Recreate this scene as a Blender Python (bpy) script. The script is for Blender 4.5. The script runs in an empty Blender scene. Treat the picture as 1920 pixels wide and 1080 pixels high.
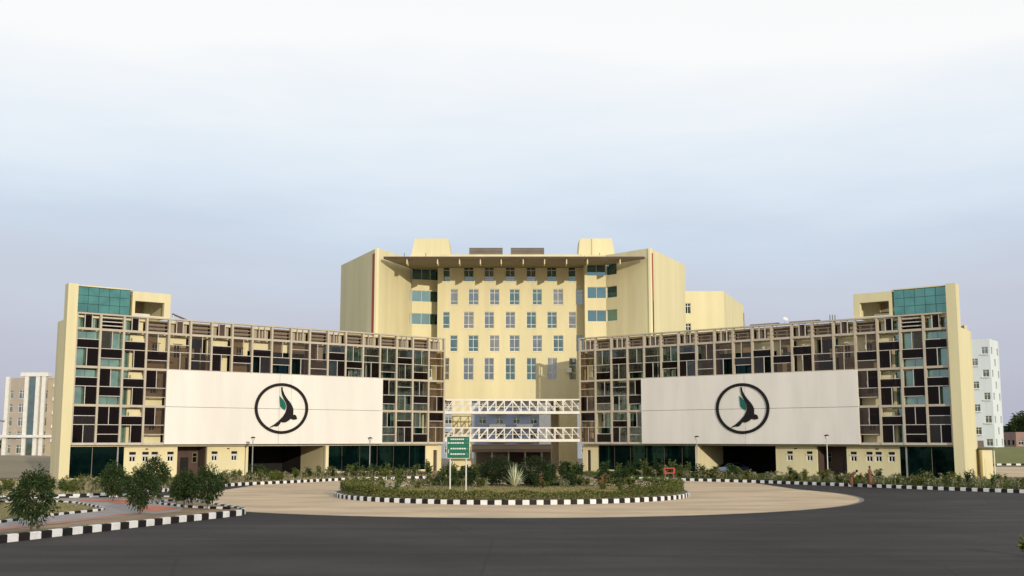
import bpy, bmesh, math, random
from mathutils import Vector, Matrix, noise
random.seed(7)
R = math.radians
S = bpy.context.scene
C = S.collection

# ------------------------------------------------------------------ camera
cam_d = bpy.data.cameras.new("camera"); cam = bpy.data.objects.new("camera", cam_d); C.objects.link(cam)
cam.location = (0, 0, 4.3)
cam.rotation_euler = (R(90 + 7.675), 0, 0)
cam_d.sensor_width = 36; cam_d.lens = 36 * 2100 / 1920; cam_d.clip_start = 0.5; cam_d.clip_end = 6000
S.camera = cam
S.view_settings.view_transform = 'Standard'; S.view_settings.look = 'None'
S.view_settings.exposure = 0; S.view_settings.gamma = 1; S.view_settings.use_curve_mapping = False
S.render.engine = 'CYCLES'

# ------------------------------------------------------------------ sky and sun
SUN_AZ, SUN_EL = 25.0, 11.5          # degrees to the right of straight behind the camera; height
w = bpy.data.worlds.new("World"); S.world = w; w.use_nodes = True
nt = w.node_tree; nt.nodes.clear()
out = nt.nodes.new('ShaderNodeOutputWorld')
sky = nt.nodes.new('ShaderNodeTexSky'); sky.sky_type = 'NISHITA'; sky.sun_disc = False
sky.sun_elevation = R(SUN_EL); sky.sun_rotation = R(180 - SUN_AZ); sky.dust_density = 4
bg1 = nt.nodes.new('ShaderNodeBackground'); bg1.inputs[1].default_value = 0.10
nt.links.new(sky.outputs[0], bg1.inputs[0])
tc = nt.nodes.new('ShaderNodeTexCoord')
sep = nt.nodes.new('ShaderNodeSeparateXYZ'); nt.links.new(tc.outputs['Generated'], sep.inputs[0])
mp = nt.nodes.new('ShaderNodeMapping'); mp.inputs['Scale'].default_value = (1.0, 1.0, 5.0)
nt.links.new(tc.outputs['Generated'], mp.inputs[0])
nz = nt.nodes.new('ShaderNodeTexNoise'); nz.inputs['Scale'].default_value = 2.2; nz.inputs['Detail'].default_value = 7
nz.inputs['Roughness'].default_value = 0.55; nt.links.new(mp.outputs[0], nz.inputs['Vector'])
ma = nt.nodes.new('ShaderNodeMath'); ma.operation = 'MULTIPLY_ADD'; ma.inputs[1].default_value = 0.15; ma.inputs[2].default_value = -0.068
nt.links.new(nz.outputs['Fac'], ma.inputs[0])
ad = nt.nodes.new('ShaderNodeMath'); ad.operation = 'ADD'
nt.links.new(sep.outputs['Z'], ad.inputs[0]); nt.links.new(ma.outputs[0], ad.inputs[1])
cr = nt.nodes.new('ShaderNodeValToRGB'); nt.links.new(ad.outputs[0], cr.inputs[0])
e = cr.color_ramp.elements
e[0].position = 0.0; e[0].color = (.49, .50, .60, 1)
e[1].position = 0.06; e[1].color = (.535, .55, .66, 1)
for p, c in ((.12, (.60, .63, .735, 1)), (.185, (.64, .73, .86, 1)), (.235, (.77, .86, .96, 1)), (.28, (.89, .945, 1., 1)), (.335, (1.03, 1.03, 1.03, 1)), (.45, (1., 1., 1., 1)), (.62, (.72, .80, .90, 1)), (1., (.50, .60, .76, 1))):
    q = e.new(p); q.color = c
bg2 = nt.nodes.new('ShaderNodeBackground'); nt.links.new(cr.outputs[0], bg2.inputs[0])
mx = nt.nodes.new('ShaderNodeMixShader'); mx.inputs[0].default_value = 0.92
nt.links.new(bg1.outputs[0], mx.inputs[1]); nt.links.new(bg2.outputs[0], mx.inputs[2])
nt.links.new(mx.outputs[0], out.inputs[0])

sl = bpy.data.lights.new("sun", 'SUN'); sl.energy = 2.8; sl.angle = R(0.6); sl.color = (1, .90, .74)
sun = bpy.data.objects.new("sun", sl); C.objects.link(sun)
sdir = Vector((math.sin(R(SUN_AZ)) * math.cos(R(SUN_EL)), -math.cos(R(SUN_AZ)) * math.cos(R(SUN_EL)), math.sin(R(SUN_EL))))
sun.rotation_euler = sdir.to_track_quat('Z', 'Y').to_euler()

# ------------------------------------------------------------------ materials
def mat(name, col, rough=.8, metal=0., var=.12, scale=.6, bump=0., bscale=8., col2=None, spec=.3, detail=6, streak=False, fine=0.):
    m = bpy.data.materials.new(name); m.use_nodes = True
    t = m.node_tree; b = t.nodes['Principled BSDF']
    b.inputs['Roughness'].default_value = rough; b.inputs['Metallic'].default_value = metal
    b.inputs['Specular IOR Level'].default_value = spec
    g = t.nodes.new('ShaderNodeNewGeometry')
    src = g.outputs['Position']
    if streak:
        mpn = t.nodes.new('ShaderNodeMapping'); mpn.inputs['Scale'].default_value = (1, 1, .12)
        t.links.new(src, mpn.inputs[0]); src = mpn.outputs[0]
    n = t.nodes.new('ShaderNodeTexNoise'); n.inputs['Scale'].default_value = scale; n.inputs['Detail'].default_value = detail
    n.inputs['Roughness'].default_value = .62
    t.links.new(src, n.inputs['Vector'])
    r = t.nodes.new('ShaderNodeValToRGB'); t.links.new(n.outputs['Fac'], r.inputs[0])
    c2 = col2 if col2 else tuple(max(0, x * (1 - var * 2)) for x in col)
    r.color_ramp.elements[0].position = .3; r.color_ramp.elements[0].color = (*c2, 1)
    r.color_ramp.elements[1].position = .68; r.color_ramp.elements[1].color = (*[min(1, x * (1 + var * .3)) for x in col], 1)
    last = r.outputs[0]
    if fine:
        n3 = t.nodes.new('ShaderNodeTexNoise'); n3.inputs['Scale'].default_value = 14; n3.inputs['Detail'].default_value = 4
        t.links.new(g.outputs['Position'], n3.inputs['Vector'])
        r3 = t.nodes.new('ShaderNodeMapRange'); r3.inputs[1].default_value = .3; r3.inputs[2].default_value = .7
        r3.inputs[3].default_value = 1 - fine; r3.inputs[4].default_value = 1 + fine
        t.links.new(n3.outputs['Fac'], r3.inputs[0])
        vm = t.nodes.new('ShaderNodeVectorMath'); vm.operation = 'SCALE'
        t.links.new(last, vm.inputs[0]); t.links.new(r3.outputs[0], vm.inputs['Scale']); last = vm.outputs[0]
    t.links.new(last, b.inputs['Base Color'])
    if bump:
        n2 = t.nodes.new('ShaderNodeTexNoise'); n2.inputs['Scale'].default_value = bscale; n2.inputs['Detail'].default_value = 5
        t.links.new(g.outputs['Position'], n2.inputs['Vector'])
        bp = t.nodes.new('ShaderNodeBump'); bp.inputs['Strength'].default_value = bump; bp.inputs['Distance'].default_value = .05
        t.links.new(n2.outputs['Fac'], bp.inputs['Height']); t.links.new(bp.outputs[0], b.inputs['Normal'])
    return m

def glass_mat(name, diff, tint, fac, rough=.03, wob=.01):
    m = bpy.data.materials.new(name); m.use_nodes = True
    t = m.node_tree; t.nodes.clear(); o = t.nodes.new('ShaderNodeOutputMaterial')
    d = t.nodes.new('ShaderNodeBsdfDiffuse'); g = t.nodes.new('ShaderNodeBsdfGlossy')
    g.inputs['Roughness'].default_value = rough; g.inputs['Color'].default_value = (*tint, 1)
    geo = t.nodes.new('ShaderNodeNewGeometry'); n = t.nodes.new('ShaderNodeTexNoise'); n.inputs['Scale'].default_value = .8; n.inputs['Detail'].default_value = 3
    t.links.new(geo.outputs['Position'], n.inputs['Vector'])
    r = t.nodes.new('ShaderNodeValToRGB'); t.links.new(n.outputs['Fac'], r.inputs[0])
    r.color_ramp.elements[0].position = .35; r.color_ramp.elements[0].color = (*[x * .55 for x in diff], 1)
    r.color_ramp.elements[1].position = .65; r.color_ramp.elements[1].color = (*[min(1, x * 1.3) for x in diff], 1)
    t.links.new(r.outputs[0], d.inputs['Color'])
    bp = t.nodes.new('ShaderNodeBump'); bp.inputs['Strength'].default_value = .3; bp.inputs['Distance'].default_value = wob
    t.links.new(n.outputs['Fac'], bp.inputs['Height']); t.links.new(bp.outputs[0], g.inputs['Normal'])
    x = t.nodes.new('ShaderNodeMixShader'); x.inputs[0].default_value = fac
    t.links.new(d.outputs[0], x.inputs[1]); t.links.new(g.outputs[0], x.inputs[2]); t.links.new(x.outputs[0], o.inputs[0])
    return m

def tint_mat(name, trans, refl=.10, dif=(.03, .022, .018), dfac=.25):
    m = bpy.data.materials.new(name); m.use_nodes = True
    t = m.node_tree; t.nodes.clear(); o = t.nodes.new('ShaderNodeOutputMaterial')
    a = t.nodes.new('ShaderNodeBsdfTransparent'); a.inputs[0].default_value = (*trans, 1)
    d = t.nodes.new('ShaderNodeBsdfDiffuse'); d.inputs[0].default_value = (*dif, 1)
    g = t.nodes.new('ShaderNodeBsdfGlossy'); g.inputs['Roughness'].default_value = .05
    x1 = t.nodes.new('ShaderNodeMixShader'); x1.inputs[0].default_value = dfac
    x2 = t.nodes.new('ShaderNodeMixShader'); x2.inputs[0].default_value = refl
    t.links.new(a.outputs[0], x1.inputs[1]); t.links.new(d.outputs[0], x1.inputs[2])
    t.links.new(x1.outputs[0], x2.inputs[1]); t.links.new(g.outputs[0], x2.inputs[2]); t.links.new(x2.outputs[0], o.inputs[0])
    return m

def leaf_mat(name, c1, c2, rough=.6, trans=.25):
    m = bpy.data.materials.new(name); m.use_nodes = True
    t = m.node_tree; b = t.nodes['Principled BSDF']; b.inputs['Roughness'].default_value = rough; b.inputs['Specular IOR Level'].default_value = .25
    g = t.nodes.new('ShaderNodeNewGeometry')
    r = t.nodes.new('ShaderNodeValToRGB'); t.links.new(g.outputs['Random Per Island'], r.inputs[0])
    r.color_ramp.elements[0].color = (*c1, 1); r.color_ramp.elements[1].color = (*c2, 1)
    t.links.new(r.outputs[0], b.inputs['Base Color'])
    tr = t.nodes.new('ShaderNodeBsdfTranslucent'); t.links.new(r.outputs[0], tr.inputs[0])
    x = t.nodes.new('ShaderNodeMixShader'); x.inputs[0].default_value = trans
    t.links.new(b.outputs[0], x.inputs[1]); t.links.new(tr.outputs[0], x.inputs[2])
    t.links.new(x.outputs[0], t.nodes['Material Output'].inputs[0])
    return m

CREAM = mat('cream_render', (.74, .665, .405), .85, var=.06, scale=.35, bump=.15, bscale=3, streak=True)
CREAM_P = mat('pale_cream_render', (.76, .68, .44), .85, var=.06, scale=.35, streak=True)
FRAME = mat('champagne_aluminium', (.52, .455, .35), .5, var=.08, scale=.8, spec=.5)
BAR = mat('pale_bar', (.56, .52, .46), .5, var=.06, scale=2)
WHITEP = mat('white_cladding', (.80, .76, .69), .6, var=.035, scale=.35, streak=True, bump=.05, bscale=1)
WHITE = mat('white_paint', (.74, .72, .66), .55, var=.08, scale=1.5)
TRUSSW = mat('off_white_steel', (.78, .74, .66), .5, var=.06, scale=2)
TEAL = glass_mat('teal_glass', (.15, .27, .21), (.40, .56, .48), .5)
TEALBOX = glass_mat('teal_cladding_glass', (.05, .17, .14), (.27, .55, .48), .45)
TEALDK = glass_mat('dark_teal_glass', (.002, .010, .010), (.035, .08, .075), .4)
TEALMID = glass_mat('smoky_teal_glass', (.055, .085, .075), (.42, .54, .50), .5)
WINGL = glass_mat('window_glass', (.10, .12, .12), (.42, .50, .50), .55)
WINGL2 = glass_mat('pale_window_glass', (.20, .21, .19), (.50, .54, .52), .42)
WINGL3 = glass_mat('teal_window_glass', (.05, .10, .095), (.30, .46, .44), .5)
BLUEG = glass_mat('ribbon_glass', (.04, .09, .10), (.26, .44, .48), .6)
TINT = tint_mat('bronze_glass', (.78, .71, .63), .035, (.038, .029, .023), .20)
TINTD = tint_mat('dark_bronze_glass', (.26, .19, .16), .015, (.016, .009, .007), .35)
TINTG = tint_mat('grey_glass', (.74, .77, .74), .06, (.02, .02, .02), .10)
SLAT = mat('brown_louvre', (.24, .185, .135), .6, var=.1, scale=2)
BROWN = mat('brown_wall', (.10, .065, .05), .8, var=.15, scale=.5)
DARK = mat('dark_and_painted_shade', (.02, .018, .016), .9, var=.2)  # near-black; on the garage surfaces it paints in the deep shade
BLACK = mat('black_paint', (.008, .006, .005), .5, var=.1, scale=3)
GREEN = mat('green_emblem', (.01, .13, .095), .5, var=.1, scale=2)
SIGNG = mat('sign_green', (.008, .15, .085), .45, var=.1, scale=2)
RED = mat('red_paint', (.42, .06, .04), .6, var=.15, scale=.4, streak=True)
KW = mat('kerb_white', (.78, .76, .74), .7, var=.10, scale=1.4, bump=.2, fine=.05)
KB = mat('kerb_black', (.014, .011, .010), .65, var=.25, scale=1.4, bump=.2)
ASPH = mat('asphalt', (.057, .0465, .039), .85, var=.24, scale=.07, bump=.5, bscale=30, fine=.16, detail=8, spec=.25)
PAVE = mat('paver', (.70, .51, .31), .85, var=.10, scale=.14, bump=.3, bscale=12, fine=.07)
PATHM = mat('grey_paver', (.42, .36, .31), .85, var=.10, scale=.4, bump=.3, bscale=12, fine=.08)
PINK = mat('red_paver', (.60, .17, .09), .85, var=.14, scale=.8, fine=.08, col2=(.45, .22, .15))
SOIL = mat('soil', (.42, .27, .15), .95, var=.2, scale=.35, bump=.7, bscale=6, fine=.18, col2=(.17, .13, .07))
LAWN = mat('dry_lawn', (.26, .20, .09), .95, var=.2, scale=.3, bump=.7, bscale=10, fine=.22, col2=(.13, .13, .045))
GRASS = mat('field_grass', (.20, .19, .055), .95, var=.2, scale=.06, bump=.6, bscale=3, fine=.1, col2=(.14, .15, .045))
EARTH = mat('bare_earth', (.31, .225, .15), .95, var=.2, scale=.03, bump=.6, bscale=2, fine=.1, col2=(.19, .17, .08))
GREY = mat('grey_louvre', (.24, .205, .18), .6, var=.1)
STEEL = mat('grey_steel', (.45, .44, .42), .4, metal=.6, var=.1)
BARK = mat('bark', (.14, .10, .07), .9, var=.2, scale=6)
SKYBLD = mat('blue_grey_wall', (.30, .34, .42), .9, var=.06)
PALE = mat('pale_blue_wall', (.70, .75, .76), .85, var=.07, scale=.25, streak=True)
TANB = mat('tan_wall', (.44, .37, .26), .85, var=.08, scale=.3)
PINKW = mat('pink_wall', (.34, .22, .19), .85, var=.1)
GREYW = mat('grey_tan_wall', (.40, .35, .29), .85, var=.1, scale=.3)
ORANGE = mat('terracotta_panel', (.36, .18, .11), .8, var=.25, scale=.4)
CARP = mat('car_paint_blue_grey', (.06, .09, .15), .3, metal=.3, var=.05)
RUBBER = mat('rubber', (.015, .015, .015), .8)
SKIN = mat('skin', (.16, .08, .05), .6)
CLOTHO = mat('orange_cloth', (.24, .10, .055), .9, var=.2, scale=6)
CLOTHD = mat('dark_cloth', (.03, .03, .04), .9)
LEAF_D = leaf_mat('leaf_dark', (.012, .027, .007), (.055, .09, .024))
LEAF_M = leaf_mat('leaf_mid', (.03, .055, .012), (.14, .175, .045))
LEAF_Y = leaf_mat('leaf_dry', (.09, .10, .035), (.60, .53, .32))
LEAF_H = leaf_mat('leaf_hedge', (.025, .045, .008), (.21, .215, .05))
LEAF_DD = leaf_mat('leaf_very_dark', (.010, .020, .006), (.04, .06, .018))
LEAF_L = leaf_mat('leaf_lawn', (.16, .15, .05), (.40, .33, .16))
LEAF_A = leaf_mat('leaf_agave', (.45, .48, .28), (.80, .78, .55), trans=.1)
LEAF_R = leaf_mat('leaf_reddish', (.16, .07, .03), (.36, .18, .09))

def layer(m, kind, scale, lo, hi, stretch=(1, 1, 1), p0=.4, p1=.6):      # multiplies the base colour by a second pattern
    t = m.node_tree; b = t.nodes['Principled BSDF']; l = b.inputs['Base Color'].links[0]; src = l.from_socket
    g = t.nodes.new('ShaderNodeNewGeometry'); mp_ = t.nodes.new('ShaderNodeMapping'); mp_.inputs['Scale'].default_value = stretch
    t.links.new(g.outputs['Position'], mp_.inputs[0])
    if kind == 'noise':
        n = t.nodes.new('ShaderNodeTexNoise'); n.inputs['Scale'].default_value = scale; n.inputs['Detail'].default_value = 5; o = n.outputs['Fac']
    elif kind == 'joint':
        n = t.nodes.new('ShaderNodeTexBrick'); n.inputs['Scale'].default_value = scale; n.inputs['Color1'].default_value = (.75, .75, .75, 1); n.inputs['Color2'].default_value = (1, 1, 1, 1); n.inputs['Mortar'].default_value = (0, 0, 0, 1); n.inputs['Mortar Size'].default_value = .03; o = n.outputs['Color']
    else:
        n = t.nodes.new('ShaderNodeTexVoronoi'); n.feature = 'DISTANCE_TO_EDGE'; n.inputs['Scale'].default_value = scale; o = n.outputs['Distance']
    t.links.new(mp_.outputs[0], n.inputs['Vector'])
    r = t.nodes.new('ShaderNodeMapRange'); r.inputs[1].default_value = p0; r.inputs[2].default_value = p1; r.inputs[3].default_value = lo; r.inputs[4].default_value = hi
    t.links.new(o, r.inputs[0]); v = t.nodes.new('ShaderNodeVectorMath'); v.operation = 'SCALE'
    t.links.new(src, v.inputs[0]); t.links.new(r.outputs[0], v.inputs['Scale']); t.links.new(v.outputs[0], b.inputs['Base Color'])
layer(ASPH, 'noise', .55, .82, 1.14, (.14, 1, 1)); layer(ASPH, 'noise', .05, .76, 1.2, p0=.35, p1=.65); layer(ASPH, 'voronoi', .06, .72, 1.0, p0=0, p1=.004)
layer(PAVE, 'noise', .35, .88, 1.08, (.4, 1, 1)); layer(PAVE, 'joint', 1.6, .88, 1.0, p0=0, p1=1); layer(PATHM, 'joint', 1.6, .80, 1.0, p0=0, p1=1)
layer(CREAM, 'noise', .9, .965, 1.02, (1, 1, .08)); layer(WHITEP, 'noise', .5, .955, 1.02, (1, 1, .2))
# ------------------------------------------------------------------ helpers
_cache = {}
def link(name, me, parent=None, loc=(0, 0, 0), rot=(0, 0, 0)):
    o = bpy.data.objects.new(name, me); C.objects.link(o)
    if parent: o.parent = parent
    o.location = loc; o.rotation_euler = rot
    return o
def tag(o, label=None, cat=None, group=None, kind=None):
    if label: o['label'] = label
    if cat: o['category'] = cat
    if group: o['group'] = group
    if kind: o['kind'] = kind
    return o
def thing(name, label, cat, loc=(0, 0, 0), rz=0., group=None):
    o = bpy.data.objects.new(name, None); C.objects.link(o); o.location = loc; o.rotation_euler = (0, 0, rz)
    o.empty_display_size = .5
    return tag(o, label, cat, group)
BF = [(0, 3, 2, 1), (4, 5, 6, 7), (0, 1, 5, 4), (1, 2, 6, 5), (2, 3, 7, 6), (3, 0, 4, 7)]
def box_mesh(dx, dy, dz, m):
    k = (round(dx, 3), round(dy, 3), round(dz, 3), m.name)
    if k not in _cache:
        x, y, z = dx / 2, dy / 2, dz / 2
        v = [(-x, -y, -z), (x, -y, -z), (x, y, -z), (-x, y, -z), (-x, -y, z), (x, -y, z), (x, y, z), (-x, y, z)]
        me = bpy.data.meshes.new('box'); me.from_pydata(v, [], BF); me.materials.append(m); _cache[k] = me
    return _cache[k]
def box(parent, name, m, c, d, rot=(0, 0, 0)):
    return link(name, box_mesh(*d, m), parent, c, rot)
class MB:                       # collects several shapes into ONE mesh
    def __init__(s): s.v = []; s.f = []
    def box(s, c, d, rz=0., ry=0.):
        M = Matrix.Translation(c) @ Matrix.Rotation(rz, 4, 'Z') @ Matrix.Rotation(ry, 4, 'Y')
        n = len(s.v); x, y, z = d[0] / 2, d[1] / 2, d[2] / 2
        for p in [(-x, -y, -z), (x, -y, -z), (x, y, -z), (-x, y, -z), (-x, -y, z), (x, -y, z), (x, y, z), (-x, y, z)]:
            s.v.append(tuple(M @ Vector(p)))
        s.f += [tuple(i + n for i in q) for q in BF]; return s
    def bar(s, a, b, t, t2=None):       # square bar between two points
        a, b = Vector(a), Vector(b); L = (b - a).length; q = (b - a).to_track_quat('Z', 'Y').to_matrix().to_4x4()
        M = Matrix.Translation((a + b) / 2) @ q; n = len(s.v); x = t / 2; y = (t2 or t) / 2; z = L / 2
        for p in [(-x, -y, -z), (x, -y, -z), (x, y, -z), (-x, y, -z), (-x, -y, z), (x, -y, z), (x, y, z), (-x, y, z)]:
            s.v.append(tuple(M @ Vector(p)))
        s.f += [tuple(i + n for i in q2) for q2 in BF]; return s
    def tube(s, pts, rad, n=8):
        base = len(s.v); pts = [Vector(p) for p in pts]
        for i, p in enumerate(pts):
            d = (pts[min(i + 1, len(pts) - 1)] - pts[max(i - 1, 0)]).normalized(); q = d.to_track_quat('Z', 'Y')
            r = rad[i] if isinstance(rad, (list, tuple)) else rad
            for j in range(n):
                a = 2 * math.pi * j / n; s.v.append(tuple(p + q @ Vector((r * math.cos(a), r * math.sin(a), 0))))
        for i in range(len(pts) - 1):
            for j in range(n):
                s.f.append((base + i * n + j, base + i * n + (j + 1) % n, base + (i + 1) * n + (j + 1) % n, base + (i + 1) * n + j))
        s.f.append(tuple(base + j for j in range(n))[::-1]); s.f.append(tuple(base + (len(pts) - 1) * n + j for j in range(n))); return s
    def prism(s, poly, z0, z1):
        n = len(s.v); k = len(poly)
        s.v += [(x, y, z0) for x, y in poly] + [(x, y, z1) for x, y in poly]
        s.f += [tuple(n + i for i in range(k))[::-1], tuple(n + k + i for i in range(k))]
        s.f += [(n + i, n + (i + 1) % k, n + k + (i + 1) % k, n + k + i) for i in range(k)]; return s
    def quad(s, a, b, c, d): n = len(s.v); s.v += [tuple(a), tuple(b), tuple(c), tuple(d)]; s.f.append((n, n + 1, n + 2, n + 3)); return s
    def mesh(s, m, smooth=False):
        me = bpy.data.meshes.new('mesh'); me.from_pydata(s.v, [], s.f)
        for q in (m if isinstance(m, (list, tuple)) else [m]): me.materials.append(q)
        if smooth:
            for p in me.polygons: p.use_smooth = True
        return me
    def build(s, name, m, parent=None, loc=(0, 0, 0), rot=(0, 0, 0), smooth=False): return link(name, s.mesh(m, smooth), parent, loc, rot)

class Plane:                    # a vertical plane in a parent's frame: u along, w inward
    def __init__(s, parent, o, ang, flip=1): s.p = parent; s.o = Vector((o[0], o[1])); s.a = ang; s.flip = flip; s.d = Vector((math.cos(ang), math.sin(ang))); s.n = Vector((-math.sin(ang), math.cos(ang))) * flip
    def pt(s, u, w, z): q = s.o + s.d * u + s.n * w; return (q.x, q.y, z)
    def box(s, name, m, u0, u1, w0, w1, z0, z1, parent=None):
        return box(parent or s.p, name, m, s.pt((u0 + u1) / 2, (w0 + w1) / 2, (z0 + z1) / 2), (abs(u1 - u0), abs(w1 - w0), abs(z1 - z0)), (0, 0, s.a))
    def mbbox(s, mb, u0, u1, w0, w1, z0, z1): return mb.box(s.pt((u0 + u1) / 2, (w0 + w1) / 2, (z0 + z1) / 2), (abs(u1 - u0), abs(w1 - w0), abs(z1 - z0)), s.a)
    def wall(s, name, m, u0, u1, z0, z1, holes=(), w=0., t=.25, parent=None):
        us = sorted({u0, u1, *[min(max(h[0], u0), u1) for h in holes], *[min(max(h[1], u0), u1) for h in holes]})
        zs = sorted({z0, z1, *[h[2] for h in holes], *[h[3] for h in holes]})
        b = MB(); inh = lambda a, c: any(h[0] < a < h[1] and h[2] < c < h[3] for h in holes)
        for i in range(len(us) - 1):
            j = 0
            while j < len(zs) - 1:
                if inh((us[i] + us[i + 1]) / 2, (zs[j] + zs[j + 1]) / 2): j += 1; continue
                k = j
                while k + 1 < len(zs) - 1 and not inh((us[i] + us[i + 1]) / 2, (zs[k + 1] + zs[k + 2]) / 2): k += 1
                b.quad(s.pt(us[i], w, zs[j]), s.pt(us[i + 1], w, zs[j]), s.pt(us[i + 1], w, zs[k + 1]), s.pt(us[i], w, zs[k + 1]))
                b.quad(s.pt(us[i], w + t, zs[j]), s.pt(us[i + 1], w + t, zs[j]), s.pt(us[i + 1], w + t, zs[k + 1]), s.pt(us[i], w + t, zs[k + 1])); j = k + 1
        for h in list(holes) + [(u0, u1, z0, z1)]:
            a, c = max(h[0], u0), min(h[1], u1)
            b.quad(s.pt(a, w, h[2]), s.pt(a, w + t, h[2]), s.pt(a, w + t, h[3]), s.pt(a, w, h[3]))
            b.quad(s.pt(c, w, h[2]), s.pt(c, w + t, h[2]), s.pt(c, w + t, h[3]), s.pt(c, w, h[3]))
            b.quad(s.pt(a, w, h[2]), s.pt(c, w, h[2]), s.pt(c, w + t, h[2]), s.pt(a, w + t, h[2]))
            b.quad(s.pt(a, w, h[3]), s.pt(c, w, h[3]), s.pt(c, w + t, h[3]), s.pt(a, w + t, h[3]))
        return b.build(name, m, parent or s.p)
    def window(s, u0, u1, z0, z1, w, glass=None, fr=WHITE, vs=(.5,), hs=(.22, .78), ft=.07, parent=None, name='window'):
        b = MB()
        s.mbbox(b, u0, u0 + ft, w, w + .08, z0, z1); s.mbbox(b, u1 - ft, u1, w, w + .08, z0, z1)
        s.mbbox(b, u0 + ft, u1 - ft, w, w + .08, z0, z0 + ft); s.mbbox(b, u0 + ft, u1 - ft, w, w + .08, z1 - ft, z1)
        for q in vs: uu = u0 + (u1 - u0) * q; s.mbbox(b, uu - ft / 2, uu + ft / 2, w + .01, w + .075, z0 + ft, z1 - ft)
        for q in hs: zz = z0 + (z1 - z0) * q; s.mbbox(b, u0 + ft, u1 - ft, w + .013, w + .07, zz - ft / 2, zz + ft / 2)
        o = b.build(name, fr, parent or s.p)
        s.box('pane', glass or WINGL, u0 + ft * .5, u1 - ft * .5, w + .085, w + .10, z0 + ft * .5, z1 - ft * .5, parent=o)
        return o

# ------------------------------------------------------------------ ground
def sheet(name, poly, z, m, label=None):
    me = bpy.data.meshes.new(name); me.from_pydata([(x, y, z) for x, y in poly], [], [tuple(range(len(poly)))]); me.materials.append(m)
    return tag(link(name, me), label, None, None, 'structure')
def slab(name, poly, z0, z1, m): return tag(MB().prism(poly, z0, z1).build(name, m), kind='structure')
def smooth(pts, n=6):
    o = []; P = [pts[0]] + list(pts) + [pts[-1]]
    for i in range(1, len(P) - 2):
        p0, p1, p2, p3 = [Vector(q) for q in P[i - 1:i + 3]]
        for k in range(n):
            t = k / n; o.append(tuple(.5 * ((2 * p1) + (p2 - p0) * t + (2 * p0 - 5 * p1 + 4 * p2 - p3) * t * t + (3 * p1 - p0 - 3 * p2 + p3) * t ** 3)))
    o.append(tuple(pts[-1])); return o
sheet('ground', [(-3000, -600), (3000, -600), (3000, 5000), (-3000, 5000)], -.02, EARTH)
sheet('asphalt_road', [(-120, -60), (160, -60), (160, 60), (60, 126), (-60, 126), (-120, 80)], .0, ASPH)
ring = [(26 * math.cos(a), 88.5 + 26 * math.sin(a)) for a in [R(-200 + 220 * i / 90) for i in range(91)]]
ring = [((26 + .22 * noise.noise(Vector((a_ * 7, 1, 0))) + .10 * noise.noise(Vector((a_ * 60, 5, 0)))) * math.cos(a_), 88.5 + (26 + .22 * noise.noise(Vector((a_ * 7, 1, 0))) + .10 * noise.noise(Vector((a_ * 60, 5, 0)))) * math.sin(a_)) for a_ in [R(-200 + 220 * i / 700) for i in range(701)]]
sheet('paved_ring', [(-23.5, 121)] + ring[0:] + [(23.5, 116), (8, 130), (8, 170), (-8, 170), (-8, 130)], .006, PAVE)

sheet('paving_edge', [(26.16 * math.cos(R(a_)), 88.5 + 26.16 * math.sin(R(a_))) for a_ in range(-150, 12)] + [(25.86 * math.cos(R(a_)), 88.5 + 25.86 * math.sin(R(a_))) for a_ in range(11, -151, -1)], .010, mat('weathered_concrete', (.30, .26, .20), .9, var=.3, scale=1.5))
K_ISL = [(-32, 17.5), (-25, 37.4), (-21.36, 47.73), (-18.3, 56.6), (-16.1, 62.8), (-15.45, 65.2), (-16.3, 67.6), (-20.31, 74.13), (-23.3, 79.3), (-24.6, 80.6), (-26.2, 80.7), (-31.7, 79.2), (-42, 75), (-60, 67)]
K_LB = [(-9, 124.5), (-15.2, 120), (-18.07, 117.7), (-21.6, 111.4), (-26.1, 103.9), (-28.3, 95), (-29.6, 87.5), (-33.5, 83.2), (-45, 78), (-70, 68)]
K_RB = [(9, 123.5), (14, 120), (18.1, 117), (24, 112), (29.5, 105.5), (35, 98.3), (41, 91), (50, 81), (72, 58)]
isl, klb, krb = smooth(K_ISL), smooth(K_LB), smooth(K_RB)
def inset(poly, d):
    o = []
    for i, p in enumerate(poly):
        a = Vector(poly[max(i - 1, 0)]); b = Vector(poly[min(i + 1, len(poly) - 1)]); t = (b - a).normalized(); o.append((p[0] - t.y * d, p[1] + t.x * d))
    return o
slab('soil_island', inset(isl, .12) + [(-90, 60), (-90, 17.5)], -.01, .24, SOIL)
slab('planting_bed_soil', inset(klb, -.12) + [(-140, 60), (-140, 118), (-46, 118), (-9, 147)], -.01, .22, SOIL)
slab('lawn_bed', inset(krb, .12) + [(140, 58), (140, 112), (46, 118), (9, 147)], -.01, .22, LAWN)

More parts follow.
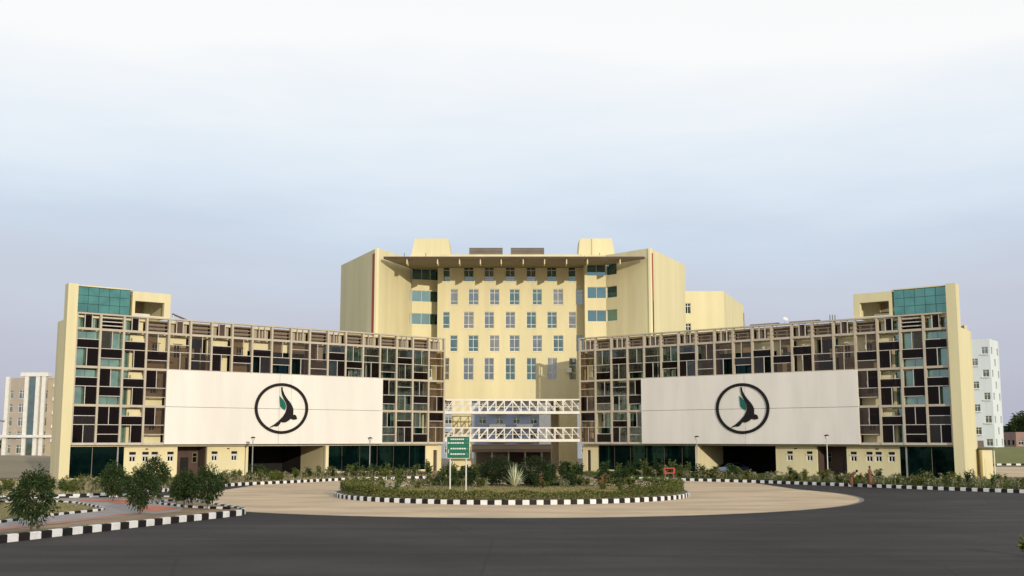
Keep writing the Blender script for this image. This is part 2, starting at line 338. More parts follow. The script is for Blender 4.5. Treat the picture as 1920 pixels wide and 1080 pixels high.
def blkmesh(L, wd, h, m):
    k = ('blk', round(L, 2), round(wd, 2), round(h, 2), m.name)
    if k not in _cache:
        x, y, b = L / 2 - .004, wd / 2, .03
        v = [(-x, -y, 0), (x, -y, 0), (x, y, 0), (-x, y, 0), (-x, -y, h - b), (x, -y, h - b), (x, y, h - b), (-x, y, h - b), (-x + .01, -y + b, h), (x - .01, -y + b, h), (x - .01, y - b, h), (-x + .01, y - b, h)]
        f = [(0, 1, 5, 4), (1, 2, 6, 5), (2, 3, 7, 6), (3, 0, 4, 7), (4, 5, 9, 8), (5, 6, 10, 9), (6, 7, 11, 10), (7, 4, 8, 11), (8, 9, 10, 11)]
        me = bpy.data.meshes.new('kerb_block'); me.from_pydata(v, [], f); me.materials.append(m); _cache[k] = me
    return _cache[k]
def kerb(poly, L, h, label, z=0., wd=.26, closed=False, group='black and white striped kerbs', keep=lambda p: True):
    t = thing('kerb', label, 'kerb', (poly[0][0], poly[0][1], z), group=group); o = Vector(poly[0])
    P = [Vector(p) for p in poly] + ([Vector(poly[0])] if closed else [])
    cum = [0]
    for i in range(1, len(P)): cum.append(cum[-1] + (P[i] - P[i - 1]).length)
    n = int(cum[-1] / L); n += n % 2; LL = cum[-1] / n
    def ev(s):
        for i in range(1, len(P)):
            if cum[i] >= s: return P[i - 1].lerp(P[i], (s - cum[i - 1]) / max(1e-6, cum[i] - cum[i - 1]))
        return P[-1]
    for i in range(n):
        a, b = ev(i * LL), ev((i + 1) * LL); c = (a + b) / 2
        if not keep(c): continue
        ob = link('kerb_block', blkmesh(LL, wd, h, KW if i % 2 else KB), t, (c.x - o.x + random.uniform(-.012, .012), c.y - o.y + random.uniform(-.012, .012), random.uniform(-.012, .008)), (0, 0, math.atan2(b.y - a.y, b.x - a.x) + random.uniform(-.012, .012)))
    return t
kerb(isl, .66, .33, 'tall striped kerb curving around the tree island at lower left', keep=lambda p: p.y > 44)
kerb(klb, .5, .28, 'striped kerb along the planting in front of the left wing', keep=lambda p: p.x > -48)
kerb(krb, .5, .28, 'long striped kerb along the planting in front of the right wing', keep=lambda p: p.x < 52)
circ = [(13.6 * math.cos(2 * math.pi * i / 180), 88.5 + 13.6 * math.sin(2 * math.pi * i / 180)) for i in range(180)]
kerb(circ, .46, .31, 'circular striped kerb around the central roundabout island', closed=True, wd=.22)
slab('roundabout_lawn', [(13.5 * math.cos(2 * math.pi * i / 60), 88.5 + 13.5 * math.sin(2 * math.pi * i / 60)) for i in range(60)], -.01, .25, LAWN)

# island interior: paths, small beds
bedA = smooth([(-34, 40), (-27.6, 43), (-25.6, 50), (-24.9, 56), (-24.3, 61.5), (-23.5, 65.2), (-25.2, 68.6), (-29.3, 73.2), (-36, 72), (-46, 69)], 5)
sheet('footpath', smooth([(-31.5, 26), (-24.3, 46), (-22.1, 54), (-20.4, 60), (-18.9, 64.6), (-20.6, 70.5), (-22.6, 74.6), (-25, 77.6), (-31.7, 77.8), (-44, 73)], 5) + [(-70, 60), (-40, 26)], .246, PATHM)
slab('island_lawn', inset(bedA, .1) + [(-70, 60), (-60, 38)], .2, .262, LAWN)
kerb(bedA, .5, .14, 'low striped kerb edging the dry grass patch at far left', z=.24, wd=.16, keep=lambda p: p.y > 46 and p.x > -40)
bedB = smooth([(-16.4, 66.3), (-18.9, 67.7), (-20.9, 69.9), (-22.6, 72.4), (-22.2, 74.9), (-21.2, 75.4)], 5)
slab('tree_bed', bedB + [(-20.6, 74), (-17, 68)], .2, .268, SOIL)
kerb(bedB, .5, .14, 'short striped kerb around the small tree bed at the island tip', z=.24, wd=.16)
sheet('red_paving_band', smooth([(-25.5, 44), (-23.2, 52), (-21.4, 59.5), (-20.3, 63.4)], 4) + smooth([(-20.7, 63.4), (-21.9, 59.5), (-23.7, 52), (-26, 44)], 4), .252, PINK)
sheet('red_paving_band', smooth([(-25, 44), (-22.6, 52), (-20.8, 59.5), (-19.9, 62.8)], 4) + smooth([(-20.05, 62.8), (-21.05, 59.5), (-22.9, 52), (-25.3, 44)], 4), .252, ORANGE)
sheet('red_paving_patch', [(-20.2, 64), (-19.4, 66.5), (-20.8, 69), (-22.4, 70.5), (-22.2, 67.5), (-21.4, 65)], .252, PINK)
sheet('red_paving_patch', [(-24.6, 71.5), (-24.1, 74), (-26.5, 77), (-29, 77.2), (-28.8, 75.6), (-26, 73.4)], .252, PINK)

# far ground
sheet('grass_field', [(45, 118), (420, 90), (900, 700), (120, 700)], -.004, GRASS)
def mound(name, poly, z, inn, m):
    c = Vector((sum(p[0] for p in poly) / len(poly), sum(p[1] for p in poly) / len(poly))); b = MB(); k = len(poly)
    top = [tuple(Vector(p).lerp(c, inn)) for p in poly]
    b.v = [(x, y, -.02) for x, y in poly] + [(x, y, z) for x, y in top]
    b.f = [tuple(range(k, 2 * k))] + [(i, (i + 1) % k, k + (i + 1) % k, k + i) for i in range(k)]
    return tag(b.build(name, m), kind='structure')
mound('grass_bank', [(60, 215), (200, 190), (320, 300), (300, 480), (90, 480)], 2.3, .15, GRASS)
sheet('paved_court', [(56, 130), (110, 118), (112, 172), (74, 176)], .004, PAVE)
kerb([(74, 186), (92, 186), (110, 184)], .8, .3, 'distant striped kerb at far right below the grass bank', wd=.3)
mound('earth_bank', [(-260, 190), (-60, 150), (-60, 215), (-260, 300)], 1.2, .3, EARTH)

# ------------------------------------------------------------------ the two screened wings
WL = 46.66; W = WL / 19; ZB = 3.8; ST = 3.9; HS = 1.5; ZT = ZB + 3 * ST + HS   # 17.0
def emblem(t, P, sc, zc, side):
    e_ = None
    rx, rz, th = 3.4, 2.88, .35
    b = MB(); n = 64
    for i in range(n):
        a = 2 * math.pi * i / n
        for (q, w_) in ((1, -.45), (1, -.34), (0, -.34), (0, -.45)):
            ex = rx - (0 if q else th); ez = rz - (0 if q else th * .92)
            b.v.append(P.pt(sc + ex * math.cos(a), w_, zc + ez * math.sin(a)))
    for i in range(n):
        for k in range(4): b.f.append((i * 4 + k, i * 4 + (k + 1) % 4, ((i + 1) % n) * 4 + (k + 1) % 4, ((i + 1) % n) * 4 + k))
    b.build('emblem_ring', BLACK, t)
    bird = [(520, 232), (538, 232), (545, 285), (575, 350), (620, 415), (670, 475), (700, 525), (717, 570), (715, 625), (716, 655), (740, 652), (765, 672), (772, 700), (780, 712), (765, 725), (730, 732), (700, 728), (680, 715), (640, 750), (600, 772), (550, 775), (528, 768), (518, 790), (495, 822), (465, 838), (425, 834), (365, 855), (360, 848), (430, 805), (500, 745), (560, 680), (595, 620), (610, 560), (612, 525), (600, 480), (562, 412), (535, 355), (522, 290)]
    wing = [(498, 365), (530, 402), (558, 428), (588, 476), (603, 530), (594, 560), (580, 588), (545, 562), (512, 535), (503, 440)]
    for nm, pl, m, w0 in (('emblem_bird', bird, BLACK, -.44), ('emblem_wing', wing, GREEN, -.42)):
        b = MB(); k = len(pl)
        for w_ in (w0, -.34):
            for x, y in pl: b.v.append(P.pt(sc + side * (x - 537) / 411 * rx, w_, zc - (y - 560) / 390 * rz))
        b.f = [tuple(range(k)), tuple(range(k, 2 * k))[::-1]] + [(i, (i + 1) % k, k + (i + 1) % k, k + i) for i in range(k)]
        me = b.mesh(m); bm = bmesh.new(); bm.from_mesh(me); bmesh.ops.triangulate(bm, faces=[f for f in bm.faces if len(f.verts) > 4]); bm.to_mesh(me); bm.free()
        link(nm, me, t)

def make_wing(side, label):
    ang = R(40.19) if side > 0 else R(180 - 40.19)
    t = thing('office_wing', label, 'building', (-44.38 * side, 113.61, 0), ang)
    P = Plane(t, (0, 0), 0, side)
    rnd = random.Random(5)
    DP = 12.0; eD = 4.2 if side > 0 else 6.6
    # --- floors, back, roof
    P.box('rear_wall', CREAM, 3.4, WL, DP, DP + .3, 0, ZT - .1)
    FP = [P.pt(u_, w_, 0)[:2] for u_, w_ in ((.1, .37), (WL - .31, .37), (WL - .31, DP - .01), (3.7, DP - .01), (.35, 3.4))]
    FQ = [P.pt(u_, w_, 0)[:2] for u_, w_ in ((.1, 1.35), (WL - .31, 1.35), (WL - .31, DP - .01), (3.7, DP - .01), (.35, 3.4))]
    Q_ = P.pt(-.45 if side > 0 else .2, 4.21 if side > 0 else 6.61, 0); Q2_ = P.pt(3.4, DP, 0); PE = Plane(t, Q_[:2], math.atan2(Q2_[1] - Q_[1], Q2_[0] - Q_[0]), -side)
    PE.wall('end_wall', CREAM_P, 0, math.dist(Q_[:2], Q2_[:2]), 0, ZT - .65, (), 0, .3)
    MB().prism([P.pt(a_, b_, 0)[:2] for a_, b_ in ((-.918, 1.203), (-.3, 1.203), (-.3 + (eD - 1.2) * .14, eD), (-.918 + (eD - 1.2) * .14, eD))], 0, ZT - (.6 if side > 0 else 1.4)).build('end_pier', CREAM, t)
    P.box('end_wall', CREAM_P, WL - .3, WL - .004, 1.55, DP, 4.0, ZT - .2)
    for k in range(4):
        z = ZB + k * ST
        MB().prism(FQ if k else FP, z - .28, z - .01).build('floor_slab', CREAM_P, t)
    MB().prism(FP, ZT - .32, ZT - .12).build('roof', CREAM_P, t)
    P.box('core_wall', TANB, .75, WL - .4, 4.2, 4.4, ZB, ZT - .35)
    # --- the screen: columns and beams
    for i in range(20):
        u = i * W; P.box('screen_column', FRAME, u - .11, u + .11, -.15, .22, ZB - .12, ZT)
    for k, z in enumerate((ZB, ZB + ST, ZB + 2 * ST, ZB + 3 * ST, ZT)):
        h = .12 if k < 4 else .10
        for (a, b_) in ((.11, WL - .11),):
            if k in (0,): P.box('screen_beam', BAR, a, b_, -.10, .2, z - h, z + h)
            elif k == 4: P.box('screen_beam', FRAME, -.1, WL + .11, -.18, .35, z + .002, z + .16)
            else:
                for i in range(19): P.box('screen_beam', FRAME, i * W + .11, (i + 1) * W - .11, -.10, .2, z - h, z + h)
    types = ['g', 'g', 'gc', 'cw', 'cw', 'd', 'cw', 'cc', 'ld', 'ld', 'ld', 'b', 'g', 'g', 'g', 'g', 'g', 'g', 'c']
    PA, PB = 9.65, 37.15
    for i in range(19):
        u0, u1 = i * W + .11, (i + 1) * W - .11; um = (u0 + u1) / 2
        hid = 4 <= i < 15
        # top strip
        z0, z1 = ZB + 3 * ST + .12, ZT
        if i % 2:
            for k in range(3):
                zz = z0 + (z1 - z0) * (k + .8) / 3.4
                P.box('louvre_slat', SLAT if i > 2 else BAR, u0, u1, .0, .16, zz - .05 , zz + .05)
            P.box('strip_panel', SLAT if i > 1 else TINTD, u0 + .01, u1 - .01, .75, .82, z0 - .1, z1 - .15)
        else:
            for q in (.33, .66): P.box('strip_bar', BAR, u0 + (u1 - u0) * q - .035, u0 + (u1 - u0) * q + .035, -.02, .12, z0, z1)
            a, c = (TEAL, TEAL) if i == 0 else ((TEAL, CREAM_P) if i == 2 else (TANB, TANB))  # tan on inner bays paints shading onto the cream rear panels
            P.box('strip_panel', a, u0 + .01, u0 + (u1 - u0) * .36, .75, .84, z0 - .1, z1 - .15)
            P.box('strip_panel', c, u0 + (u1 - u0) * .64, u1 - .01, .75, .84, z0 - .1, z1 - .15)
            P.box('strip_panel', TINTD if i < 3 else BROWN, u0 + (u1 - u0) * .34, u0 + (u1 - u0) * .66, .2, .24, z0, z1 - .1) if i < 7 else P.box('strip_panel', SLAT, u0 + (u1 - u0) * .37, u0 + (u1 - u0) * .63, .9, .94, z0 - .1, z1 - .15)
        for r in range(6):
            if hid and r >= 2: continue
            zt = ZB + 3 * ST - r * ST / 2; zb = zt - ST / 2
            zt -= .12 if r % 2 == 0 else .035; zb += .035 if r % 2 == 0 else .12
            if r % 2 == 0: P.box('screen_bar', BAR, u0, u1, -.04, .06, zb - .07, zb)
            H = (i + r) % 2 == 0
            sw = (rnd.random() < .3) if i > 3 else False
            q = .48 if i < 4 else rnd.choice((.42, .5, .56))
            tn = TINTD if rnd.random() < (.9 if i < 3 else .35) else TINT
            if 18 > i >= 12: tn = rnd.choice((TINTG, TINTD, TINTG))
            other = (TINT if i < 12 or i == 18 else TINTG) if rnd.random() < (0 if i < 3 else .28 if i < 12 else .6) else None
            if H:
                zm = zb + (zt - zb) * q; P.box('screen_bar', BAR, u0, u1, -.03, .05, zm - .035, zm + .035)
                low = (r % 2 == 0) != sw
                a, b_ = (zb, zm - .035) if low else (zm + .035, zt)
                P.box('tinted_pane', tn, u0, u1, .0, .02, a, b_)
                if i in (0, 1) and r > 3: other = TINTD  # lowest storey: dark pane added over the open half, imitating a dark reflection
                if other: P.box('tinted_pane', other, u0, u1, .0, .02, zm + .035 if low else zb, zt if low else zm - .035)
            else:
                uu = u0 + (u1 - u0) * (1 - q if r % 2 == 0 else q); P.box('screen_bar', BAR, uu - .035, uu + .035, -.03, .05, zb, zt)
                left = (r % 2 == 0) != sw
                a, b_ = (u0, uu - .035) if left else (uu + .035, u1)
                P.box('tinted_pane', tn, a, b_, .0, .02, zb, zt)
                if i in (0, 1) and r > 3: other = TINTD  # open half closed with dark pane here too, for the imitated reflection
                if other: P.box('tinted_pane', other, uu + .035 if left else u0, u1 if left else uu - .035, .0, .02, zb, zt)
        # rear wall
        for k in range(3):
            if hid and k < 2: continue
            z0, z1 = ZB + k * ST, ZB + (k + 1) * ST - .28
            ty = types[i]; U0, U1 = i * W, (i + 1) * W
            if ty == 'g':
                zm = z0 + (z1 - z0) * .52
                tl = rnd.uniform(-.004, .004); gd = .5 if i < 2 else 1.15
                for (a, b_) in ((z0 + .01, zm - .03), (zm + .03, z1)):
                    for (c, d) in ((U0 + .03, um - .03), (um + .03, U1 - .03)):
                        ob = P.box('glass_pane', (TEAL if k else TEALDK) if i < 12 else rnd.choice((TEALMID, TEALMID, TEALDK, TEAL)), c, d, gd, gd + .03, a, b_); ob.rotation_euler[0] = tl + rnd.uniform(-.003, .003); ob.rotation_euler[2] += rnd.uniform(-.004, .004)  # outer bays: lowest storey takes darker glass, a dark reflection put into its colour
                P.box('glazing_bar', (BAR if rnd.random() < .5 else SLAT) if i > 11 else TEALMID, um - .03, um + .03, gd - .05, gd + .05, z0, z1)
                P.box('glazing_bar', TEALMID, U0 + .02, U1 - .02, gd + .055, gd + .09, zm - .03, zm + .03)
                P.box('spandrel', BROWN, U0, U1, 1.36, 1.5, z1 - .55, z1)
            elif ty == 'gc':
                P.box('glass_pane', TEAL, U0 + .03, um - .2, 1.15, 1.18, z0 + .01, z1)
                P.wall('cream_wall', CREAM, um - .17, U1, z0, z1, [(um + .15, U1 - .3, z0 + .3, z0 + 1.9)], .9, .3)
                P.window(um + .15, U1 - .3, z0 + .3, z0 + 1.9, 1.1, TEAL, BAR, (.5,), ())
                P.box('balcony_front', CREAM, um - .1, U1 - .02, .45, .89, z1 - 1.3, z1 - .35)
            elif ty in ('cw', 'cc'):
                a0 = U0 if ty == 'cw' else U0 + .5
                hu0, hu1 = (um - .1, um + .65)
                P.wall('cream_wall', CREAM, a0, U1, z0, z1, [(hu0, hu1, z0 + 1.4, z0 + 2.9)], 1.1, .3)
                P.window(hu0, hu1, z0 + 1.4, z0 + 2.9, 1.3, TEALDK, WHITE, (.5,), (.6,))
                P.box('window_canopy', CREAM_P, hu0 - .15, hu1 + .15, .85, 1.09, z0 + 2.95, z0 + 3.05)
                if ty == 'cw': P.box('air_conditioner', WHITE, um - .95, um - .25, .72, 1.09, z0 + .95, z0 + 1.45)
            elif ty == 'ld':
                P.box('lintel', CREAM_P, U0, U1, 1.1, 1.35, z1 - 1.0, z1)
                P.box('glass_pane', TEALDK, U0 + .02, U1 - .02, 1.6, 1.63, z0, z1 - 1.0)
            elif ty == 'b':
                P.box('brown_wall', SLAT, U0, U1, 1.1, 1.3, z0, z1)
                P.box('brown_wall', SLAT, um, U1 - .2, 1.0, 1.09, z0 + .8, z1 - .3)
            elif ty == 'c':
                P.wall('cream_wall', CREAM, U0, U1 - .35, z0, z1, [(U0 + .5, U1 - 1.0, z0 + .5, z0 + 2.2)], 1.1, .3)
                P.window(U0 + .5, U1 - 1.0, z0 + .5, z0 + 2.2, 1.3, TEALDK, WHITE, (.5,), (.6,))
                P.box('cream_pier', CREAM, U1 - .34, U1 - .12, .4, 1.5, z0, z1)
            elif ty == 'd':
                P.box('glass_pane', TEALDK, U0 + .1, U1 - .1, 2.6, 2.63, z0, z1)
                P.box('balcony_front', CREAM_P, U0 + .02, U0 + .9, .9, 1.1, z0 + 1.5, z0 + 2.5)
    # --- big white hoarding with the emblem
    vj = 23.1
    zA, zM, zC = ZB - .06, ZB + ST + .0, ZB + 2 * ST + .02
    P.box('white_panel', WHITEP, PA, vj - .02, -.34, -.17, zA, zM - .02); P.box('white_panel', WHITEP, vj + .02, PB, -.34, -.17, zA, zM - .02)
    P.box('white_panel', WHITEP, PA, vj - .02, -.34, -.17, zM + .02, zC)
    if side > 0:
        P.box('white_panel', WHITEP, vj + .02, vj + 1.5, -.34, -.17, zM + .02, zC); P.box('white_panel', WHITEP, vj + 1.53, PB, -.34, -.17, zM + .02, zC)
    else: P.box('white_panel', WHITEP, vj + .02, PB, -.34, -.17, zM + .02, zC)
    P.box('panel_backing', BLACK, PA + .1, PB - .1, -.165, -.153, zA + .05, zC - .05)
    emblem(t, P, 23.4, 7.75, side)
    # --- end fin and roof boxes
    MB().prism([P.pt(a_, b_, 0)[:2] for a_, b_ in ((-1.15, -.45), (-.13, -.45), (-.13, 1.2), (-.92, 1.2))], 0, 20.0).build('end_fin', CREAM, t)
    bh = 19.85
    P.box('stair_box', CREAM_P, .0, 5.55, .4, 3.2, ZT + .17, bh - .15)
    nc = 5
    for i in range(nc):
        for k in range(3):
            a = .02 + 5.5 * i / nc; b_ = .02 + 5.5 * (i + 1) / nc; z0 = ZT + .2 + 2.62 * k / 3; z1 = ZT + .2 + 2.62 * (k + 1) / 3
            ob = P.box('glass_panel', TEALBOX, a + .02, b_ - .02, .2, .36, z0 + .02, z1 - .02); ob.rotation_euler[0] = rnd.uniform(-.006, .006); ob.rotation_euler[2] += rnd.uniform(-.006, .006)
    P.box('coping', CREAM, -.1, 5.7, .1, 3.3, bh + .002, bh + .12)
    P.wall('roof_portal', CREAM, 5.75, 9.95, ZT + .165, bh - .05, [(6.05, 9.25, ZT + .3, ZT + 1.8)], .15, .45)
    P.box('portal_roof', TANB, 5.75, 9.95, .61, 7, bh - .45, bh - .06)
    P.box('portal_side', CREAM, 9.55, 9.95, .61, 7, ZT + .17, bh - .46)
    P.box('portal_back', TANB, 5.75, 9.54, 6.6, 7, ZT - .1, bh - .46)
    P.box('portal_sill', WHITE, 6.1, 8.2, 1.4, 1.6, ZT - .1, ZT + .62)
    # --- ground storey
    g = .8
    P.box('ground_glass', TEALDK, .0, 2.5, g, g + .05, .35, ZB - .29); P.box('ground_glass', TEALDK, 2.56, 5.0, g, g + .05, .35, ZB - .29); P.box('ground_glass', TEALDK, 5.15, 5.8, g, g + .05, .35, ZB - .29)
    P.box('glazing_bar', SLAT, 2.5, 2.56, g - .02, g + .06, .35, ZB - .29)
    P.box('plinth', CREAM_P, -.12, 5.8, g - .2, g + .3, 0, .35)
    P.box('steel_column', STEEL, 5.0, 5.14, g - .3, g - .15, .1, ZB - .29)
    def small_windows(u0, u1, us):
        hs = [(u - .36, u + .36, 1.9, 2.95) for u in us]
        P.wall('cream_wall', CREAM, u0, u1, 0, ZB - .29, hs, g, .25)
        for h in hs:
            P.window(h[0], h[1], 1.9, 2.52, g + .06, TEALDK, WHITE, (.5,), (), ft=.08)
            P.box('window_vent', DARK, h[0], h[1], g + .12, g + .14, 2.66, 2.95)
            P.box('window_sill', WHITE, h[0] - .03, h[1] + .03, g - .06, g + .04, 2.53, 2.65)
    small_windows(5.84, 11.66, (6.75, 8.15, 9.15, 10.9))
    small_windows(15.08, 20.0, (15.95, 18.3))
    P.box('vent_grille', BROWN, 8.1, 8.4, g - .05, g - .002, 3.18, 3.3)
    P.box('vent_grille', BROWN, 17.4, 17.7, g - .05, g - .002, 3.18, 3.3)
    P.box('entrance_wall', BROWN, 11.3, 15.6, 2.8, 3.0, 0, ZB - .29)
    P.box('door', DARK if side > 0 else BROWN, 12.9, 13.8, 2.72, 2.79, .05, 2.3)
    P.window(14.2, 14.8, 1.7, 2.8, 2.68, TEALDK, SLAT, (), (.6,))
    for u in (11.66, 15.08): P.box('side_wall', BROWN, u - .12 if u > 12 else u - .3, u + .3 if u > 12 else u + .12, g + .3, 2.79, 0, ZB - .29)
    P.box('side_wall', CREAM_P, 19.7, 20.0, g + .26, 11, 0, ZB - .29)
    P.box('side_wall', CREAM, 29.75, 30.0, g + .05, 6.2, 0, ZB - .29)
    P.box('side_wall', DARK, 29.75, 30.0, 6.22, 11, 0, ZB - .29)  # same wall carried on in near-black: shade put into its colour
    P.box('inner_wall', DARK, 20.0, 30, 10.8, 11, 0, ZB - .29)  # back wall and ceiling coloured near-black as painted shade
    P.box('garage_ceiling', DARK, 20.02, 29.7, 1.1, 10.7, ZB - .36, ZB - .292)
    P.box('round_column', CREAM_P, 29.70, 30.1, g - .5, g - .1, 0, ZB - .29)
    us = (30.1, 32.2, 34.7, 37.2, 39.6, 42.0, 44.4)
    for a, b_ in zip(us[:-1], us[1:]):
        P.box('ground_glass', TEALDK, a + .03, b_ - .03, g, g + .05, .5, ZB - .29); P.box('glazing_bar', BROWN, b_ - .03, b_ + .03, g - .03, g + .06, .5, ZB - .29)
    P.box('plinth', CREAM_P, 30.1, 44.45, g - .1, g + .3, 0, .5)
    P.wall('cream_wall', CREAM, 44.46, WL + .3, 0, ZB - .29, [(45.7, 46.3, .1, 2.9)], g, .3)
    P.box('side_wall', CREAM_P, WL - .3, WL + .3, g + .31, DP, 0, 3.72)
    P.box('door', BROWN, 45.72, 46.28, g + .2, g + .25, .1, 2.88)
    P.box('soffit_edge', BAR, .1, WL, .21, g - .02, ZB - .20, ZB - .13)
    return t, P
wl, PL_ = make_wing(1, 'left office wing behind a framed brown glass screen and white emblem hoarding')
wr, PR_ = make_wing(-1, 'right office wing behind a framed brown glass screen, a car parked beneath it')

def roof_bits():
    def on(P, u, w_): q = P.pt(u, w_, 0); o = P.p; a = o.rotation_euler[2]; return (o.location.x + q[0] * math.cos(a) - q[1] * math.sin(a), o.location.y + q[0] * math.sin(a) + q[1] * math.cos(a))
    x, y = on(PL_, 12.5, 3)
    t = thing('solar_heater', 'dark tilted solar panel rack on the roof of the left wing', 'solar panel', (x, y, ZT - .1), R(20))
    MB().box((0, 0, .75), (2.2, 1.3, .06), 0, R(22)).build('panel', GREY, t)
    MB().bar((-.9, -.5, 0), (-.9, -.5, 1.0), .06).bar((-.9, .5, 0), (-.9, .5, 1.0), .06).bar((.9, -.5, 0), (.9, -.5, .4), .06).bar((.9, .5, 0), (.9, .5, .4), .06).build('support_frame', WHITE, t)
    for u, lb in ((17, 'low grey duct lying on the right wing roof nearest the open portal'), (22, 'low grey duct lying on the right wing roof, second from the open portal')):
        x, y = on(PR_, u, 3)
        t = thing('roof_duct', lb, 'duct', (x, y, ZT - .1), R(140), 'ducts on the right wing roof')
        box(t, 'duct_body', GREY, (0, 0, .62), (3.6, .5, .22)); 
        for k in (-1.5, 0, 1.5): box(t, 'leg', STEEL, (k, 0, .25), (.07, .07, .5))
    x, y = on(PR_, 13.6, 2.2)
    t = thing('vent_pipe', 'three short vent pipes standing on the right wing roof edge', 'vent', (x, y, ZT - .1))
    for k in range(3): MB().tube([(k * .28, 0, 0), (k * .28, 0, 1.1)], .06).build('pipe', STEEL, t)
    x, y = on(PR_, 19.2, 2.5)
    t = thing('dish_aerial', 'small pale dish aerial on the right wing roof', 'aerial', (x, y, ZT - .1))
    MB().tube([(0, 0, 0), (0, 0, .8)], .03).build('mast', STEEL, t); MB().tube([(0, -.02, .9), (.05, -.2, 1.05)], [.02, .3], 12).build('dish', WHITE, t)
roof_bits()

# ------------------------------------------------------------------ central building
ZR = 29.48; ZU = 9.76
cb = thing('central_building', 'tall cream central building with rows of white framed windows and thin canopy', 'building', (0, 155, 0))
def cbp(x0, y0, x1, y1): return Plane(cb, (x0, y0 - 155), math.atan2(y1 - y0, x1 - x0), 1), math.hypot(x1 - x0, y1 - y0)
PM, LM = cbp(-10.39, 155, 10.16, 155)
rows = [(26.09, 28.2, 0), (22.83, 25.04, 1), (19.53, 21.84, 0), (16.31, 18.56, 1), (12.37, 15.43, 0)]
xo = [(-9.64, -8.68), (-6.75, -5.34), (-3.86, -2.52), (-.93, .42), (2.0, 3.34), (4.87, 6.23), (7.86, 8.9)]
xe = [(-8.61, -7.57), (-6.08, -4.67), (-3.12, -1.78), (-.37, 1.04), (2.82, 4.15), (5.71, 7.12), (8.9, 9.9)]
holes = []
for (z0, z1, k) in rows:
    for a, b_ in (xe if k else xo): holes.append((a + 10.39, b_ + 10.39, z0, z1))
PM.wall('main_wall', CREAM, 0, LM, ZU, ZR - .6, holes, 0, .3)
ci = 0
for (z0, z1, k) in rows:
    for j, (a, b_) in enumerate(xe if k else xo):
        nar = (b_ - a) < 1.2
        PM.window(a + 10.39, b_ + 10.39, z0, z1, .12, (WINGL, WINGL3, WINGL2, WINGL, WINGL3)[(j * 3 + int(z0)) % 5], WHITE, () if nar else (.5,), (.24, .76) if z1 - z0 < 2.6 else (.32, .68), ft=.07)
        PM.box('window_sill', CREAM_P, a + 10.39 - .06, b_ + 10.39 + .06, -.05, -.002, z0 - .1, z0 - .01)
PM.box('air_conditioner', WHITE, 17.9, 18.6, -.5, -.06, 13.4, 14.0)
def closed(Pl, L, z0, z1, hs=(), name='side_wall', t=.3): return Pl.wall(name, CREAM, 0, L, z0, z1, hs, 0, t)
# left bay (set back) and left arm
PBL, L1 = cbp(-14.1, 156.3, -10.39, 157.4)
rb = [(26.6, 28.2), (23.46, 25.04), (20.25, 21.82)]
closed(PBL, L1, ZU, ZR, [(.02, L1 - .02, a, b_) for a, b_ in rb], 'bay_wall')
for a, b_ in rb: PBL.window(.02, L1 - .02, a, b_, .1, BLUEG, WHITE, (.36, .68), (), ft=.05)
PAL, L2 = cbp(-17.96, 147, -14.12, 156.28)
hl = [(L2 - .5, L2 - .02, a, b_) for a, b_ in rb]
closed(PAL, L2, ZU - 4, ZR, hl, 'arm_inner_wall')
for h in hl: PAL.window(*h, .1, BLUEG, WHITE, (), (), ft=.05)
POL, L3 = cbp(-25.0, 162.0, -17.96, 147)
closed(POL, L3, 0, ZR, (), 'arm_outer_wall')
POL.box('red_strip', RED, L3 - 1.75, L3 - .9, -.05, -.004, 8, 28.9)
# right bay (proud) and right arm
PBR, L4 = cbp(10.0, 152.8, 12.93, 152.8)
hr = [(.35, L4 - .02, a, b_) for a, b_ in rb]
closed(PBR, L4, ZU, ZR, hr, 'bay_wall')
for h in hr: PBR.window(*h, .1, BLUEG, WHITE, (.5,), (), ft=.05)
cb_side = Plane(cb, (10.0, -2.2), math.pi / 2, -1); cb_side.wall('bay_side_wall', CREAM, .02, 2.5, ZU, ZR, (), 0, .28)
PAR, L5 = cbp(12.93, 152.8, 18.38, 147)
h2 = [(.02, 2.0, a, b_) for a, b_ in rb]
closed(PAR, L5, ZU - 4, ZR, h2, 'arm_inner_wall')
for h in h2: PAR.window(*h, .1, BLUEG, WHITE, (), (), ft=.05)
POR, L6 = cbp(18.38, 147, 25.25, 161.75)
closed(POR, L6, 0, ZR, (), 'arm_outer_wall')
POR.box('red_strip', RED, .35, 1.05, -.05, -.004, 22.5, 28.9); POR.box('drain_channel', BROWN, .35, 1.05, -.05, -.004, 8, 22.49)
# roof, back and underside as closed prisms
b = MB().prism([(-10.1, .31), (9.95, .31), (10.3, -1.9), (12.9, -1.85), (18.2, -7.6), (25.0, 6.6), (12, 16), (-12, 16), (-24.6, 6.7), (-17.9, -7.4), (-13.9, 1.6), (-10.4, 2.7)], ZR - .5, ZR - .3)
b.build('roof_slab', CREAM_P, cb)
b = MB().prism([(-10.1, .31), (9.95, .31), (12, 16), (-12, 16)], ZU + .003, ZU + .3); b.build('underside_slab', CREAM_P, cb)
for q in (((25.25, 6.75), (12.1, 16.3)), ((12.1, 16.3), (-12.1, 16.3)), ((-12.1, 16.3), (-25.0, 7.0))):
    Pq = Plane(cb, q[0], math.atan2(q[1][1] - q[0][1], q[1][0] - q[0][0]), 1); Pq.wall('rear_wall', CREAM, 0, math.dist(*q), ZU, ZR, (), 0, .3)
PM.box('cornice', CREAM, -4.2, LM + 4.4, 2.6, 2.9, ZR - .6, ZR + .75); PM.box('cornice', CREAM, -.05, LM - .3, -.1, .35, ZR - .6, ZR + .45)
